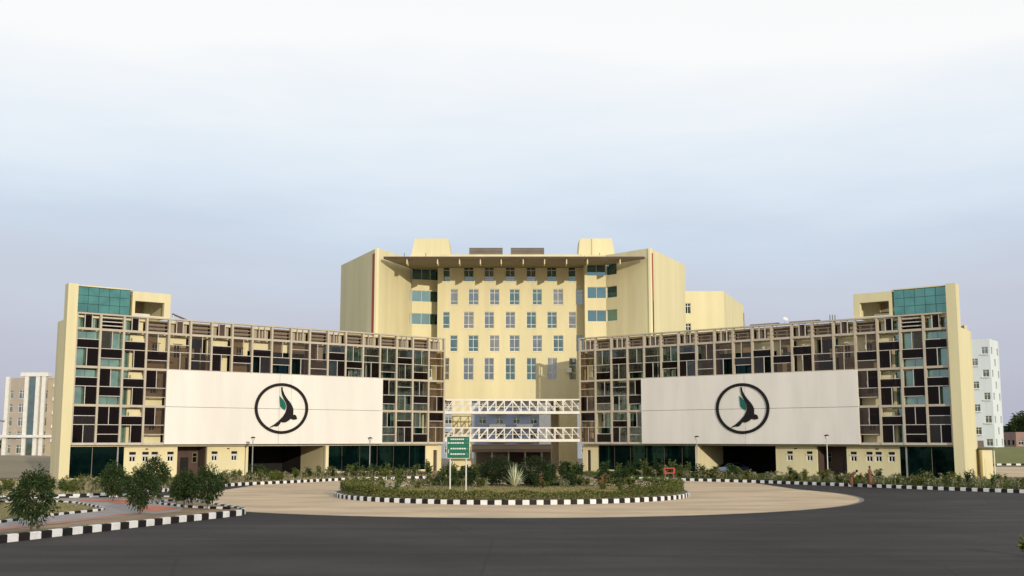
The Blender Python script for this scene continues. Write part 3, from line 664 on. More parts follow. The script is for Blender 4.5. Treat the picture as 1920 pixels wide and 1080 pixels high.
# canopy
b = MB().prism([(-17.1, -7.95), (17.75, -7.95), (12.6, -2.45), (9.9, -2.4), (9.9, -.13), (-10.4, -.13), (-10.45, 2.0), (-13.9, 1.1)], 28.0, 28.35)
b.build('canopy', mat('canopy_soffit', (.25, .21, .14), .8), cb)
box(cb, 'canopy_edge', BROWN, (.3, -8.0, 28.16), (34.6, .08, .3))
for x in (-14.18, -10.06, -7.09, -4.27, -1.45, 1.52, 4.41, 7.38, 10.2, 14.61):
    MB().prism([(x * .985 - .06, -7.9), (x * .985 + .06, -7.9), (x * .985 + .06, -6.0), (x * .985 - .06, -6.0)], 27.35, 27.995).build('canopy_bracket', CREAM_P, cb)
# legs
for (a, b_) in ((-8.35, -5.64), (6.59, 9.0)): box(cb, 'leg_wall', CREAM, ((a + b_) / 2, 2.6, ZU / 2), (b_ - a, 4.4, ZU - .01))
box(cb, 'leg_wall', TANB, (7.2, 9, ZU / 2), (3.0, 4, ZU - .01))
# roof boxes
def frust(nm, m, x0, x1, y0, y1, z0, z1, tx0, tx1, parent):
    b = MB(); b.v = [(x0, y0, z0), (x1, y0, z0), (x1, y1, z0), (x0, y1, z0), (x0 + tx0, y0, z1), (x1 - tx1, y0, z1), (x1 - tx1, y1, z1), (x0 + tx0, y1, z1)]; b.f = list(BF); return b.build(nm, m, parent)
frust('roof_box', CREAM, -14.6, -8.6, 3, 8, ZR - .3, 32.75, .7, .5, cb); frust('roof_box', CREAM, 9.4, 14.9, 3, 8, ZR - .3, 32.75, .3, .6, cb)
box(cb, 'roof_box_seam', TANB, (11.4, 2.97, 31.3), (.08, .05, 2.8))
for x in (-3.8, 2.25):
    pl = MB(); 
    for k in range(6): pl.box((x, 6.0 + .0, 30.85 + k * .2), (4.9, .12, .12))
    pl.box((x, 6.6, 31.3), (4.8, 1, 1.1)); pl.build('roof_louvre_box', GREY, cb)
MB().tube([(18.55, -7.6, 6), (18.55, -7.6, 28.6)], .09).build('downpipe', BROWN, cb)
for x, z in ((-12, ZR - .3), (12.2, ZR - .3), (-15, ZR - .3), (15.5, ZR - .3)): MB().tube([(x, -1, z), (x, -1, z + .8)], .05).build('vent_pipe', GREY, cb)

# ------------------------------------------------------------------ footbridges
def bridge(z0, z1, label):
    t = thing('truss_footbridge', label, 'footbridge', (0, 143.7, z0), group='white truss footbridges between the wings')
    x0, x1 = -8.55, 8.75; n = 16; h = z1 - z0
    box(t, 'deck', TRUSSW, ((x0 + x1) / 2, 1.6, .14), (x1 - x0, 3.1, .2))
    for y in (0, 3.3):
        box(t, 'bottom_chord', TRUSSW, ((x0 + x1) / 2, y, .17), (x1 - x0, .16, .34)); box(t, 'top_chord', TRUSSW, ((x0 + x1) / 2, y, h - .07), (x1 - x0, .14, .14))
        for i in range(n + 1):
            x = x0 + (x1 - x0) * i / n
            if 0 < i < n: box(t, 'truss_post', TRUSSW, (x, y, (h + .2) / 2), (.10, .10, h - .48))
            if i < n:
                xa, xb = (x, x + (x1 - x0) / n) if i < n / 2 else (x + (x1 - x0) / n, x)
                MB().bar((xa, y + .01, .36), (xb, y + .01, h - .16), .09, .09).build('truss_diagonal', TRUSSW, t)
    for y in (0, 3.3): box(t, 'handrail', TRUSSW, ((x0 + x1) / 2, y + .12, .95), (x1 - x0, .05, .06))
    return t
bridge(7.47, 9.36, 'upper white truss footbridge just under the central building')
bridge(3.95, 5.78, 'lower white truss footbridge behind the green sign')

# ------------------------------------------------------------------ buildings beyond
def block(name, label, loc, rz, L, D, H, m, sm, nx, nz, ww, wh, z00, dz, glass, cat='building', stag=False, mside=None, only=None):
    t = thing(name, label, cat, loc, rz)
    F = Plane(t, (0, 0), 0, 1); hs = []
    for k in range(nz):
        for i in range(nx):
            if (stag and (i + k) % 2) or (only is not None and i != only): continue
            u = L * (i + .5) / nx; hs.append((u - ww / 2, u + ww / 2, z00 + k * dz, z00 + k * dz + wh))
    F.wall('front_wall', m, 0, L, 0, H, hs, 0, .35)
    for h in hs:
        F.window(*h, .15, glass, WHITE, (.5,), (.7,), ft=.09)
        if stag: F.box('window_sill', m, h[0] - .15, h[1] + .15, -.3, -.003, h[2] - .25, h[2] - .05)
    hs2 = [(D * (i + .5) / 3 - ww / 2, D * (i + .5) / 3 + ww / 2, z00 + k * dz, z00 + k * dz + wh) for k in range(nz) for i in range(3) if (i + k) % 2 == 0 or not stag]
    for nm, o, a, fl in (('left_wall', (0, .36), math.pi / 2, -1), ('right_wall', (L, .36), math.pi / 2, 1)):
        Q = Plane(t, o, a, fl); Q.wall(nm, mside or m, 0, D - .36, 0, H, hs2, 0, .3)
        for h in hs2: Q.box('pane', glass, h[0], h[1], .2, .22, h[2], h[3])
    box(t, 'rear_wall', m, (L / 2, D + .15, H / 2), (L, .3, H)); box(t, 'roof', m, (L / 2, D / 2, H - .3), (L - .72, D - .72, .3))
    return t, F
t, F = block('apartment_block', 'pale blue apartment tower with staggered windows beyond the right wing', (106.2, 278.9, 1.5), R(-35), 12.2, 9.5, 27.0, PALE, None, 5, 9, 1.5, 1.7, 1.1, 2.78, WINGL, stag=True)
F.box('entrance_door', SLAT, 8.2, 9.6, -.02, .1, 0, 2.4)
t, F = block('apartment_block', 'tan apartment block with white vertical ribs left of the left wing', (-116.5, 258, 0), R(-3), 16.5, 16, 18.2, GREYW, None, 6, 5, 1.5, 2.0, 1.0, 3.1, WINGL)
for u, hh_ in ((.5, 18.4), (5.0, 19), (7.6, 19.4), (9.0, 19)): F.box('white_rib', WHITE, u, u + .9, -.8, -.004, 0, hh_)
F.box('glazed_strip', TEALMID, 5.92, 7.58, -.5, -.005, 0, 18.6); F.box('tan_bay', TANB, 10.4, 16.3, -.6, -.006, 0, 17.6)
for k in range(5):
    for u in (13.2, 14.9): F.window(u, u + 1.1, 3.1 * k + 1.2, 3.1 * k + 2.8, -.72, WINGL, WHITE, (.5,), (.6,))
F.box('white_ledge', WHITE, -.4, 12.5, -1.4, -.81, 4.6, 5.2); F.box('roof_parapet', WHITE, 4, 10.5, -.9, 1.5, 18.5, 19.4)
for k in range(5):
    F.box('balcony_front', WHITE, 11.9, 14.4, -1.2, -.01, 3.1 * k + 3.6, 3.1 * k + 4.4)
t, F = block('back_annexe', 'cream annexe standing behind the right side of the central building', (26.5, 175, 0), R(0), 6.9, 12, 27.4, CREAM, None, 3, 8, .9, 1.7, 1.4, 3.2, TEALDK, mside=CREAM, only=0)
Q = Plane(t, (6.9, 0), math.atan2(19, 7.0), 1); Q.wall('angled_wall', CREAM, .01, 20.0, 0, 27.3, (), 0, .3); Q.box('downpipe', SLAT, 19.6, 19.75, -.12, -.01, 0, 26)
t, F = block('blue_apartment_block', 'blue grey apartment block seen under the central building between its legs', (-16, 250, 0), 0, 34, 12, 17, SKYBLD, None, 9, 5, 1.6, 1.5, 1.2, 3.2, WINGL)
for a in (11.0, 17.0): 
    for k in range(5): F.box('balcony_front', WHITE, a, a + 3.6, -1.3, -.01, 3.2 * k + .4, 3.2 * k + 1.1); 
F.box('white_rib', WHITE, 22, 25.5, -.6, -.004, 0, 17)
t = thing('market_shed', 'low terracotta roofed shed behind the roundabout below the bridges', 'shed', (-6.2, 186, 0))
box(t, 'wall', TANB, (7, 5, 1.5), (14, 8, 3.0)); box(t, 'roof', ORANGE, (7, 4.2, 3.2), (15, 11, .35)); box(t, 'fascia', TANB, (7, -1.4, 2.95), (15, .1, .6)); box(t, 'red_band', PINKW, (7, -1.47, 2.4), (15, .05, .45))
for i in range(5): box(t, 'shutter', BROWN if i in (2, 3) else SLAT, (1.6 + i * 2.7, .97, 1.15), (2.3, .06, 2.1)); 
for i in range(6): box(t, 'post', WHITE, (.2 + i * 2.72, -1.2, 1.5), (.15, .15, 3.0))
t, F = block('pink_house', 'small pink house at the far right edge among dark trees', (132, 296, 1.5), 0, 8, 8, 4.6, PINKW, None, 3, 1, 1.3, 1.3, 1.2, 3, TEALDK, cat='house')
t = thing('gate_hut', 'small cream hut with dark lintel against the end of the right wing', 'hut', (48.6, 117, 0), R(-6))
box(t, 'wall', CREAM_P, (.5, 1, 1.6), (1.0, 2, 3.2)); box(t, 'lintel', BROWN, (.5, .95, 3.26), (1.1, 2.2, .12)); box(t, 'door', CREAM, (.5, -.02, 1.2), (.6, .03, 2.1))
MB().tube([(1.15, -.1, 0), (1.15, -.1, 3.1)], .06).build('downpipe', WHITE, t)

# ------------------------------------------------------------------ sign, lamps
t = thing('direction_sign', 'green direction sign with white lines on two pale poles', 'sign', (-4.28, 90, .22), R(0)); t.scale = (.93, .93, .97)
box(t, 'board', SIGNG, (0, 0, 3.52), (1.92, .08, 1.74)); 
MB().box((0, 0, 4.41), (1.96, .1, .04)).box((0, 0, 2.63), (1.96, .1, .04)).box((-.97, 0, 3.52), (.04, .1, 1.82)).box((.97, 0, 3.52), (.04, .1, 1.82)).build('board_rim', WHITE, t)
lt = MB()
random.seed(3)
for r_, z in enumerate((4.18, 3.88, 3.42, 2.98)):
    x = -.66
    while x < .5:
        l = random.uniform(.10, .2); lt.box((x + l / 2, -.046, z), (l, .006, .11)); x += l + .035
    lt.bar((.6, -.046, z), (.84, -.046, z), .05, .006).bar((.74, -.046, z + .09), (.85, -.046, z), .04, .006).bar((.74, -.046, z - .09), (.85, -.046, z), .04, .006)
lt.box((-.82, -.046, 3.88), (.14, .006, .12)).box((-.82, -.046, 3.2), (.05, .006, .3))
lt.build('lettering', WHITE, t)
for x in (-.68, .68): MB().tube([(x, .09, 0), (x, .09, 4.3)], .06, 10).build('pole', WHITE, t)
def lamp(x, y, z0, h, label):
    t = thing('street_lamp', label, 'street lamp', (x, y, z0), group='post lamps along the front of the wings')
    MB().tube([(0, 0, 0), (0, 0, .25), (0, 0, .3), (0, 0, h - .45)], [.11, .11, .065, .05], 10).build('pole', STEEL, t)
    MB().tube([(0, 0, h - .45), (0, 0, h - .36), (0, 0, h - .1), (0, 0, h)], [.05, .12, .22, .07], 10).build('lantern', WHITE, t)
    MB().tube([(0, 0, h - .09), (0, 0, h - .02), (0, 0, h + .06)], [.28, .25, .03], 10).build('lamp_cap', BLACK, t)
    return t
lamp(-28.3, 123.5, .2, 4.3, 'post lamp in front of the dark opening under the left wing')
lamp(-15.7, 125, .2, 4.25, 'post lamp in front of the dark glass at the inner left wing')
lamp(20.6, 126, .2, 4.4, 'post lamp beside the garage opening under the right wing')
lamp(32.3, 116, .2, 4.5, 'post lamp in front of the brown doorway under the right wing')

t = thing('street_lamp', 'lamp head on a curved arm reaching in at the far left picture edge', 'street lamp', (-42.0, 90, 0))
MB().tube([(0, 0, 0), (0, 0, 4.8), (.25, 0, 5.5), (.8, 0, 5.75)], [.08, .06, .045, .035], 8).build('pole', STEEL, t)
MB().box((1.1, 0, 5.74), (.7, .26, .12), 0, R(8)).build('lamp_head', GREY, t)
# ------------------------------------------------------------------ car
def car():
    t = thing('parked_car', 'blue grey hatchback parked in the dark opening under the right wing', 'car', (26.1, 135.4, 0), R(10))
    prof = [(-2.0, .35), (-2.02, .75), (-1.85, .95), (-1.15, 1.02), (-.55, 1.42), (.75, 1.48), (1.55, 1.12), (1.95, .95), (2.0, .4)]
    b = MB(); k = len(prof)
    for y, sx in ((-.82, 1), (-.6, 1), (.6, 1), (.82, 1)):
        for x, z in prof:
            zz = z; yy = y
            if abs(y) > .7 and z > 1.05: yy = y * .82
            if abs(y) < .7 and z > 1.05: yy = y * 1.0
            b.v.append((x, yy, zz))
    for r_ in range(3):
        for i in range(k): b.f.append((r_ * k + i, r_ * k + (i + 1) % k, (r_ + 1) * k + (i + 1) % k, (r_ + 1) * k + i))
    b.f += [tuple(range(k))[::-1], tuple(range(3 * k, 4 * k))]; b.build('body', CARP, t)
    for s in (-1, 1):
        MB().prism([(0, 0), (1, 0), (1, 1), (0, 1)], 0, .01)
        q = MB(); q.v = [(-1.05, s * .83, 1.03), (1.4, s * .83, 1.05), (.72, s * .70, 1.42), (-.5, s * .70, 1.38)]; q.f = [(0, 1, 2, 3)]; q.build('side_window', TEALDK, t)
    q = MB(); q.v = [(-1.14, -.66, 1.05), (-1.14, .66, 1.05), (-.58, .58, 1.42), (-.58, -.58, 1.42)]; q.f = [(0, 1, 2, 3)]; q.build('windscreen', TEALDK, t, (-.02, 0, .01))
    for x in (-1.3, 1.25):
        for s in (-1, 1):
            w_ = MB().tube([(x, s * .72, .31), (x, s * .86, .31)], .31, 16).build('wheel', RUBBER, t); MB().tube([(x, s * .86, .31), (x, s * .872, .31)], .18, 12).build('rim', STEEL, w_)
    for s in (-1, 1): box(t, 'headlight', WHITE, (-2.0, s * .6, .72), (.06, .3, .13))
car()

# ------------------------------------------------------------------ people
def person(loc, rz, label, cloth, bend=0.):
    t = thing('person', label, 'person', loc, rz)
    J = [(0, 0, .88), (0, 0, 1.12), (0, 0, 1.34), (0, -.01, 1.44), (0, -.03, 1.56), (0, -.03, 1.66),
         (.19, 0, 1.33), (.25, -.03, 1.07), (.24, -.18, .86), (.24, -.24, .78), (-.19, 0, 1.33), (-.26, -.02, 1.07), (-.27, -.12, .84), (-.27, -.16, .76),
         (.1, 0, .82), (.11, -.02, .46), (.11, .02, .07), (.11, -.14, .04), (-.1, 0, .82), (-.12, -.05, .46), (-.12, .03, .07), (-.12, -.13, .04)]
    E_ = [(0, 1), (1, 2), (2, 3), (3, 4), (4, 5), (2, 6), (6, 7), (7, 8), (8, 9), (2, 10), (10, 11), (11, 12), (12, 13), (0, 14), (14, 15), (15, 16), (16, 17), (0, 18), (18, 19), (19, 20), (20, 21)]
    rad = [.13, .12, .13, .05, .095, .07, .06, .045, .035, .03, .06, .045, .035, .03, .09, .06, .04, .035, .09, .06, .04, .035]
    def bd(p):
        if p[2] > .86 and bend: q = Vector(p) - Vector((0, 0, .88)); q = Matrix.Rotation(bend, 3, 'X') @ q; return tuple(q + Vector((0, 0, .88)))
        return p
    me = bpy.data.meshes.new('person'); me.from_pydata([bd(p) for p in J], E_, []); me.materials.append(SKIN)
    o = link('body', me, t); m_ = o.modifiers.new('skin', 'SKIN'); o.modifiers.new('sub', 'SUBSURF').levels = 1; o.modifiers['sub'].render_levels = 1
    lay = me.skin_vertices[0].data if me.skin_vertices else None
    if lay is None:
        bm = bmesh.new(); bm.from_mesh(me); bm.verts.layers.skin.verify(); bm.to_mesh(me); bm.free(); lay = me.skin_vertices[0].data
    for i, r_ in enumerate(rad): lay[i].radius = (r_, r_)
    lay[0].use_root = True
    MB().tube([(0, 0, .12), (0, 0, .5), (0, 0, .9)], [.20, .17, .14], 14).build('skirt', cloth, t, smooth=True)
    MB().tube([bd((0, 0, .9)), bd((0, 0, 1.15)), bd((0, 0, 1.35)), bd((0, 0, 1.42))], [.15, .14, .165, .07], 14).build('blouse', cloth, t, smooth=True)
    MB().tube([bd((0, .0, 1.53)), bd((0, .015, 1.62)), bd((0, -.01, 1.72))], [.105, .12, .03], 12).build('hair', BLACK, t, smooth=True)
    return t
person((32.0, 101.5, .2), R(40), 'person in orange clothes standing among the plants by the right kerb', CLOTHO)
person((30.6, 102.5, .1), R(60), 'person in orange clothes bending over the plants with dark hair showing', CLOTHO, R(50))
person((-7.1, 127, .0), R(0), 'person in dark clothes standing behind the green sign poles', CLOTHD)
t = thing('red_barrier', 'small red framed barrier board among the plants behind the roundabout', 'barrier', (15.6, 112.4, 0), R(15))
MB().box((0, 0, 1.42), (1.1, .05, .1)).box((0, 0, .95), (1.1, .05, .1)).box((-.5, 0, 1.18), (.1, .05, .4)).box((.5, 0, 1.18), (.18, .05, .4)).build('frame', RED, t)
box(t, 'leg', RED, (-.45, 0, .45), (.06, .05, .9)); box(t, 'leg', RED, (.45, 0, .45), (.06, .05, .9))

# ------------------------------------------------------------------ vegetation
def rv(rn): 
    while 1:
        v = Vector((rn.uniform(-1, 1), rn.uniform(-1, 1), rn.uniform(-1, 1)))
        if .01 < v.length < 1: return v.normalized()
def leaf(b, p, d, L, wd, rn, droop=.0):
    d = d.normalized(); s = d.cross(rv(rn)); s = s.normalized() * wd / 2 if s.length > 1e-3 else Vector((wd / 2, 0, 0))
    m = p + d * L * .5; q = p + d * L + Vector((0, 0, -droop * L))
    b.quad(p, m + s, q, m - s)
def crown_mesh(m, seed, rx, rz, zc, nclump, nleaf, ls, top=1.0, spiky=.0):
    rn = random.Random(seed); b = MB()
    cl = []
    for i in range(nclump):
        v = rv(rn) * rn.uniform(.35, 1.0) ** .6
        tz = v.z; sq = 1 - .45 * max(0, tz) * top
        cl.append((Vector((v.x * rx * sq, v.y * rx * sq, zc + tz * rz)), rn.uniform(.16, .34) * rx))
    for c, r_ in cl:
        for k in range(nleaf):
            v = rv(rn); p = c + v * r_ * rn.uniform(.3, 1.1)
            d = (v + Vector((c.x, c.y, (c.z - zc) * .6 + spiky)) * .7 + rv(rn) * .5)
            leaf(b, p, d, ls * rn.uniform(.7, 1.4), ls * rn.uniform(.3, .5), rn, .25)
    return b.mesh(m)
def tree(x, y, z0, htr, rx, hc, seed, label, m=LEAF_D, nc=80, nl=38, ls=.17, group='young trees on the left island'):
    t = thing('tree', label, 'tree', (x, y, z0), group=group)
    rn = random.Random(seed); tr = MB(); top = htr + hc * .55
    tr.tube([(0, 0, -.05), (.02, .01, htr * .5), (rn.uniform(-.05, .05), 0, htr), (rn.uniform(-.1, .1), .05, top)], [.055, .045, .04, .015], 7)
    for k in range(7):
        a = rn.uniform(0, 6.28); z = rn.uniform(htr * .7, htr + hc * .35)
        tr.tube([(0, 0, z), (math.cos(a) * rx * .35, math.sin(a) * rx * .35, z + hc * .15), (math.cos(a) * rx * .75, math.sin(a) * rx * .75, z + hc * .32)], [.03, .02, .008], 5)
    tr.build('trunk', BARK, t)
    link('crown', crown_mesh(m, seed, rx, hc / 2, htr + hc / 2, nc, nl, ls), t)
    return t
TR = [(-21.4, 50.8, .42, 1.02, 2.25, 'small round tree nearest the camera at the far left of the island'),
      (-26.3, 75.0, .45, .90, 2.0, 'small dense tree in front of the dark glass of the left wing end'),
      (-20.3, 62.2, .42, 1.02, 2.0, 'tree beside the red paving in the middle of the island'),
      (-25.2, 80.0, .55, 1.1, 2.15, 'tallest tree of the island, behind the tree by the red paving'),
      (-19.6, 68.0, .42, .82, 1.75, 'narrow tree second from the right on the island tip'),
      (-17.8, 66.5, .50, .98, 1.85, 'rightmost tree of the island, on the small bed at its tip')]
for i, (x, y, h, rx, hc, lb) in enumerate(TR): tree(x, y, .25, h, rx, hc, 20 + i, lb)
tree(-33.2, 71, .25, .1, 1.2, 1.5, 40, 'dark low bush tree cut by the left edge of the picture', group=None)

def shrub_mesh(m, seed, h, r, n, L, wd, stems=6):
    rn = random.Random(seed); b = MB()
    for s in range(stems):
        a = rn.uniform(0, 6.28); lean = rn.uniform(.05, .5); hh = h * rn.uniform(.55, 1.0)
        tip = Vector((math.cos(a) * r * lean, math.sin(a) * r * lean, hh)); base = Vector((math.cos(a) * r * .15, math.sin(a) * r * .15, 0))
        b.bar(base, tip, .025)
        for k in range(n):
            f = rn.uniform(.25, 1.0); p = base.lerp(tip, f); v = Vector((rn.uniform(-1, 1), rn.uniform(-1, 1), rn.uniform(-.1, .9)))
            leaf(b, p, v, L * rn.uniform(.6, 1.3), wd * rn.uniform(.7, 1.3), rn, .35)
    return b.mesh(m)
def fan_mesh(m, seed, h, n, wd, spread=.8, droop=.35, seg=3):        # agave or palm like rosette
    rn = random.Random(seed); b = MB()
    for k in range(n):
        a = rn.uniform(0, 6.28); el = rn.uniform(.15, 1.0); L = h * rn.uniform(.75, 1.1); d = Vector((math.cos(a) * spread * (1.1 - el), math.sin(a) * spread * (1.1 - el), .3 + el)).normalized()
        s = Vector((-math.sin(a), math.cos(a), 0)) * wd / 2; pr = None; pos = Vector((0, 0, .05))
        for j in range(seg + 1):
            f = j / seg; ww = s * (1 - f * .95) * (1 if j else .6); cur = (pos - ww, pos + ww)
            if pr: b.quad(pr[0], pr[1], cur[1], cur[0])
            pr = cur; pos = pos + d * L / seg; d = (d + Vector((0, 0, -droop * (1.2 - el)))).normalized()
    return b.mesh(m)
def feather_mesh(m, seed, h, nf, trunk=.0):          # palm with feathered fronds
    rn = random.Random(seed); b = MB()
    for k in range(nf):
        a = 6.28 * k / nf + rn.uniform(-.2, .2); el = rn.uniform(.35, 1.1); d = Vector((math.cos(a), math.sin(a), el * 1.3)).normalized(); pos = Vector((0, 0, trunk)); L = h * rn.uniform(.7, 1.0)
        for j in range(9):
            nx_ = pos + d * L / 9; s = Vector((-math.sin(a), math.cos(a), 0))
            b.bar(pos, nx_, .02)
            for sg in (-1, 1):
                for q in (0, .5): leaf(b, pos.lerp(nx_, q), (s * sg + d * .7 + Vector((0, 0, -.2))), .30 * (1 - j / 14), .05, rn, .3)
            pos = nx_; d = (d + Vector((0, 0, -.2))).normalized()
    return b.mesh(m)
def canna_mesh(m, seed):
    rn = random.Random(seed); b = MB()
    for k in range(rn.choice((3, 4, 5))):
        a = rn.uniform(0, 6.28); q = Vector((math.cos(a) * .35, math.sin(a) * .35, 0)) * rn.random(); h = rn.uniform(.25, .8); b.bar(q, q + Vector((0, 0, h)), .03); q = q + Vector((0, 0, h))
        for j in range(15):
            a = rn.uniform(0, 6.28); el = rn.uniform(-.1, 1.3); d = Vector((math.cos(a), math.sin(a), el)).normalized(); L = rn.uniform(.3, .55); s_ = Vector((-math.sin(a), math.cos(a), 0)) * rn.uniform(.03, .05)
            p1 = q + d * L * .5; p2 = q + d * L + Vector((0, 0, -.35 * L)); b.quad(q - s_ * .3, q + s_ * .3, p1 + s_, p1 - s_); b.quad(p1 - s_, p1 + s_, p2 + s_ * .1, p2 - s_ * .1)
    return b.mesh(m)
sh = {
 'y': [canna_mesh(LEAF_Y, 60 + i) for i in range(6)],
 'm': [shrub_mesh(LEAF_M, 70 + i, 1.15, .75, 26, .28, .09, 9) for i in range(4)],
 'h': [shrub_mesh(LEAF_H, 80 + i, .95, .9, 26, .24, .09, 11) for i in range(4)],
 'd': [shrub_mesh(LEAF_D, 90 + i, 1.3, .9, 34, .25, .09, 11) for i in range(3)],
 'r': [shrub_mesh(LEAF_R, 95 + i, 1.2, .5, 14, .3, .07, 7) for i in range(2)],
 'p': [feather_mesh(LEAF_M, 100 + i, 1.5, 11, .15) for i in range(3)],
 'g': [fan_mesh(LEAF_Y, 110 + i, .9, 26, .045, .9) for i in range(3)],
}
INFO = {'y': ('canna_plant', 'pale yellow leaved plant in the row', 'plant'), 'm': ('leafy_shrub', 'mid green leafy shrub in the row', 'shrub'), 'h': ('leafy_shrub', 'low olive green shrub in the row', 'shrub'),
        'd': ('dark_shrub', 'dark green bushy shrub in the row', 'shrub'), 'r': ('reddish_plant', 'thin reddish leaved plant', 'plant'), 'p': ('small_palm', 'small arching palm', 'palm'), 'g': ('grass_tuft', 'pale spiky grass tuft', 'plant')}
rn = random.Random(11)
def zone(x, y, where):
    if 'right kerb' in where: return where + (', by the garage' if x < 24 else ', by the brown doorway' if x < 32 else ', by the wing end' if x < 40 else ', at the far right')
    if 'left kerb' in where: return where + (', by the inner dark glass' if x > -20 else ', by the black opening' if x > -27 else ', by the brown doorway')
    if 'roundabout' in where: return where + (', on its left side' if x < -4 else ', on its right side' if x > 4 else ', near its middle')
    return where
def plant(k, x, y, z, where, sc=1.0, h=1.0):
    where = zone(x, y, where)
    nm, lb, ct = INFO[k]; me = rn.choice(sh[k]); o = link(nm, me, None, (x, y, z), (0, 0, rn.uniform(0, 6.28)))
    s = sc * rn.uniform(.8, 1.15); o.scale = (s, s, s * h * rn.uniform(.85, 1.1))
    tag(o, lb.replace(' in the row', '') + ' ' + where, ct, nm.replace('_', ' ') + 's ' + where); return o
def along(poly, off, step, keys, where, jit=.5, sc=1.0, x0=-1e9, x1=1e9, h=1.0):
    P = [Vector(p) for p in poly]; acc = 0; nxt = step * rn.random()
    for i in range(1, len(P)):
        d = (P[i] - P[i - 1]); L = d.length; t = d.normalized()
        while acc + L > nxt:
            f = (nxt - acc) / L; p = P[i - 1] + d * f + Vector((-t.y, t.x)) * (off + rn.uniform(-jit, jit)) + t * rn.uniform(-jit, jit) * .4
            if x0 < p.x < x1: plant(rn.choice(keys), p.x, p.y, .2, where, sc, h)
            nxt += step * rn.uniform(.7, 1.3)
        acc += L
wR, wLf = 'behind the right kerb', 'behind the left kerb'
along(krb, 1.0, .95, 'yyyyhg', wR, .35, 1.0, 17, 52)
along(krb, 2.4, 1.3, 'yyymh', wR, .6, 1.0, 14, 52)
along(krb, 4.8, 2.2, 'hmyyd', wR, .9, 1.05, 14, 50)
along(krb, 8, 2.4, 'hmdp', wR, 1.3, 1.1, 10, 46)
along(klb, -1.0, .95, 'yyyhg', wLf, .35, 1.0, -32, -9)
along(klb, -2.6, 1.3, 'yyymh', wLf, .6, 1.0, -34, -9)
along(klb, -5.2, 1.6, 'hmyd', wLf, 1, 1.05, -38, -9)
along(klb, -9, 2.4, 'hmydp', wLf, 1.6, 1.0, -42, -9)
wc = 'in front of the left wing end'
for i in range(26): plant(rn.choice('yhgyr'), rn.uniform(-45, -33), 0, .2, wc, .9).location.y = rn.uniform(98, 111)
# dark planting in front of inner glazing
for i in range(9):
    plant('p', -21 + i * 1.4 + rn.uniform(-.4, .4), 122 + i * .9 + rn.uniform(-1, 1), .2, 'beside the inner left wing', 1.1); plant(rn.choice('dm'), -20.5 + i * 1.4, 120.5 + i * .8, .2, 'beside the inner left wing', 1.25)
    plant('p', 22 - i * 1.4 + rn.uniform(-.4, .4), 121 + i * .9 + rn.uniform(-1, 1), .2, 'beside the inner right wing', 1.25); plant(rn.choice('dm'), 21.5 - i * 1.4, 120 + i * .8, .2, 'beside the inner right wing', 1.4)
# roundabout planting
wi = 'on the roundabout island'
for i in range(150):
    a = rn.uniform(0, 6.283); r_ = 12.6 * math.sqrt(rn.random()); x, y = r_ * math.cos(a), 88.5 + r_ * math.sin(a)
    if y < 88 and abs(x) < 9.5: continue
    if y < 94.5 and abs(x) < 6.5: continue
    if y < 90 and abs(x) < 8.5: continue
    if x * x + (y - 96) ** 2 < 2.2: continue
    plant(rn.choice('hhmgyg' if y < 95 else 'hmgydr'), x, y, .24, wi, .72 if y < 95 else .9)
for i in range(46): plant(rn.choice('ddmph'), rn.uniform(-10, 10), rn.uniform(98.5, 100.8), .24, wi, 1.0)
plant('r', 7.4, 94.5, .24, wi, 1.2)
o = link('agave', fan_mesh(LEAF_A, 7, 1.9, 60, .15, .62, .10, 4), None, (.25, 96, .24)); tag(o, 'large pale spiky agave in the middle of the roundabout', 'agave')
for x, lb, sd in ((-1.35, 'round dark bush on the roundabout left of the pale agave', 5), (2.05, 'round dark bush on the roundabout right of the pale agave', 6)):
    t = tag(link('round_bush', crown_mesh(LEAF_DD, sd, 1.35, 1.15, 1.45, 110, 34, .16, .4), None, (x, 98.6, .24)), lb, 'bush', 'two round dark bushes')
CENT = [(-8, 118.6), (-4, 117.4), (4, 117.4), (8, 118.6)]
slab('median_bed', CENT + [(8, 126), (-8, 126)], -.01, .22, SOIL)
kerb(CENT, .5, .28, 'short striped kerb of the planted median straight behind the roundabout')
for i in range(46): plant(rn.choice('ddmmp'), rn.uniform(-7.6, 7.6), rn.uniform(119, 125), .2, 'in the median under the bridges', 1.25)
plant('h', 19.2, 42.6, 0, 'at the right picture edge near the camera', .9)
# hedge ring
def hedge():
    rn2 = random.Random(4); b = MB()
    for i in range(24000):
        a = rn2.uniform(0, 6.283); r_ = 12.75 + rn2.uniform(-.55, .45)
        hh = .54 + .22 * noise.noise(Vector((math.cos(a) * 9, math.sin(a) * 9, 0))) + .75 * max(0, abs(math.cos(a)) - .55)
        z = rn2.random() ** .6 * hh
        if math.sin(a) > .5 and rn2.random() < .5: continue
        leaf(b, Vector((r_ * math.cos(a), r_ * math.sin(a), z)), Vector((math.cos(a) * .6, math.sin(a) * .6, .6)) + rv(rn2) * .9, .15, .07, rn2)
    tag(b.build('hedge', LEAF_H, None, (0, 88.5, .25)), 'low clipped hedge ringing the roundabout island inside its kerb', 'hedge')
hedge()
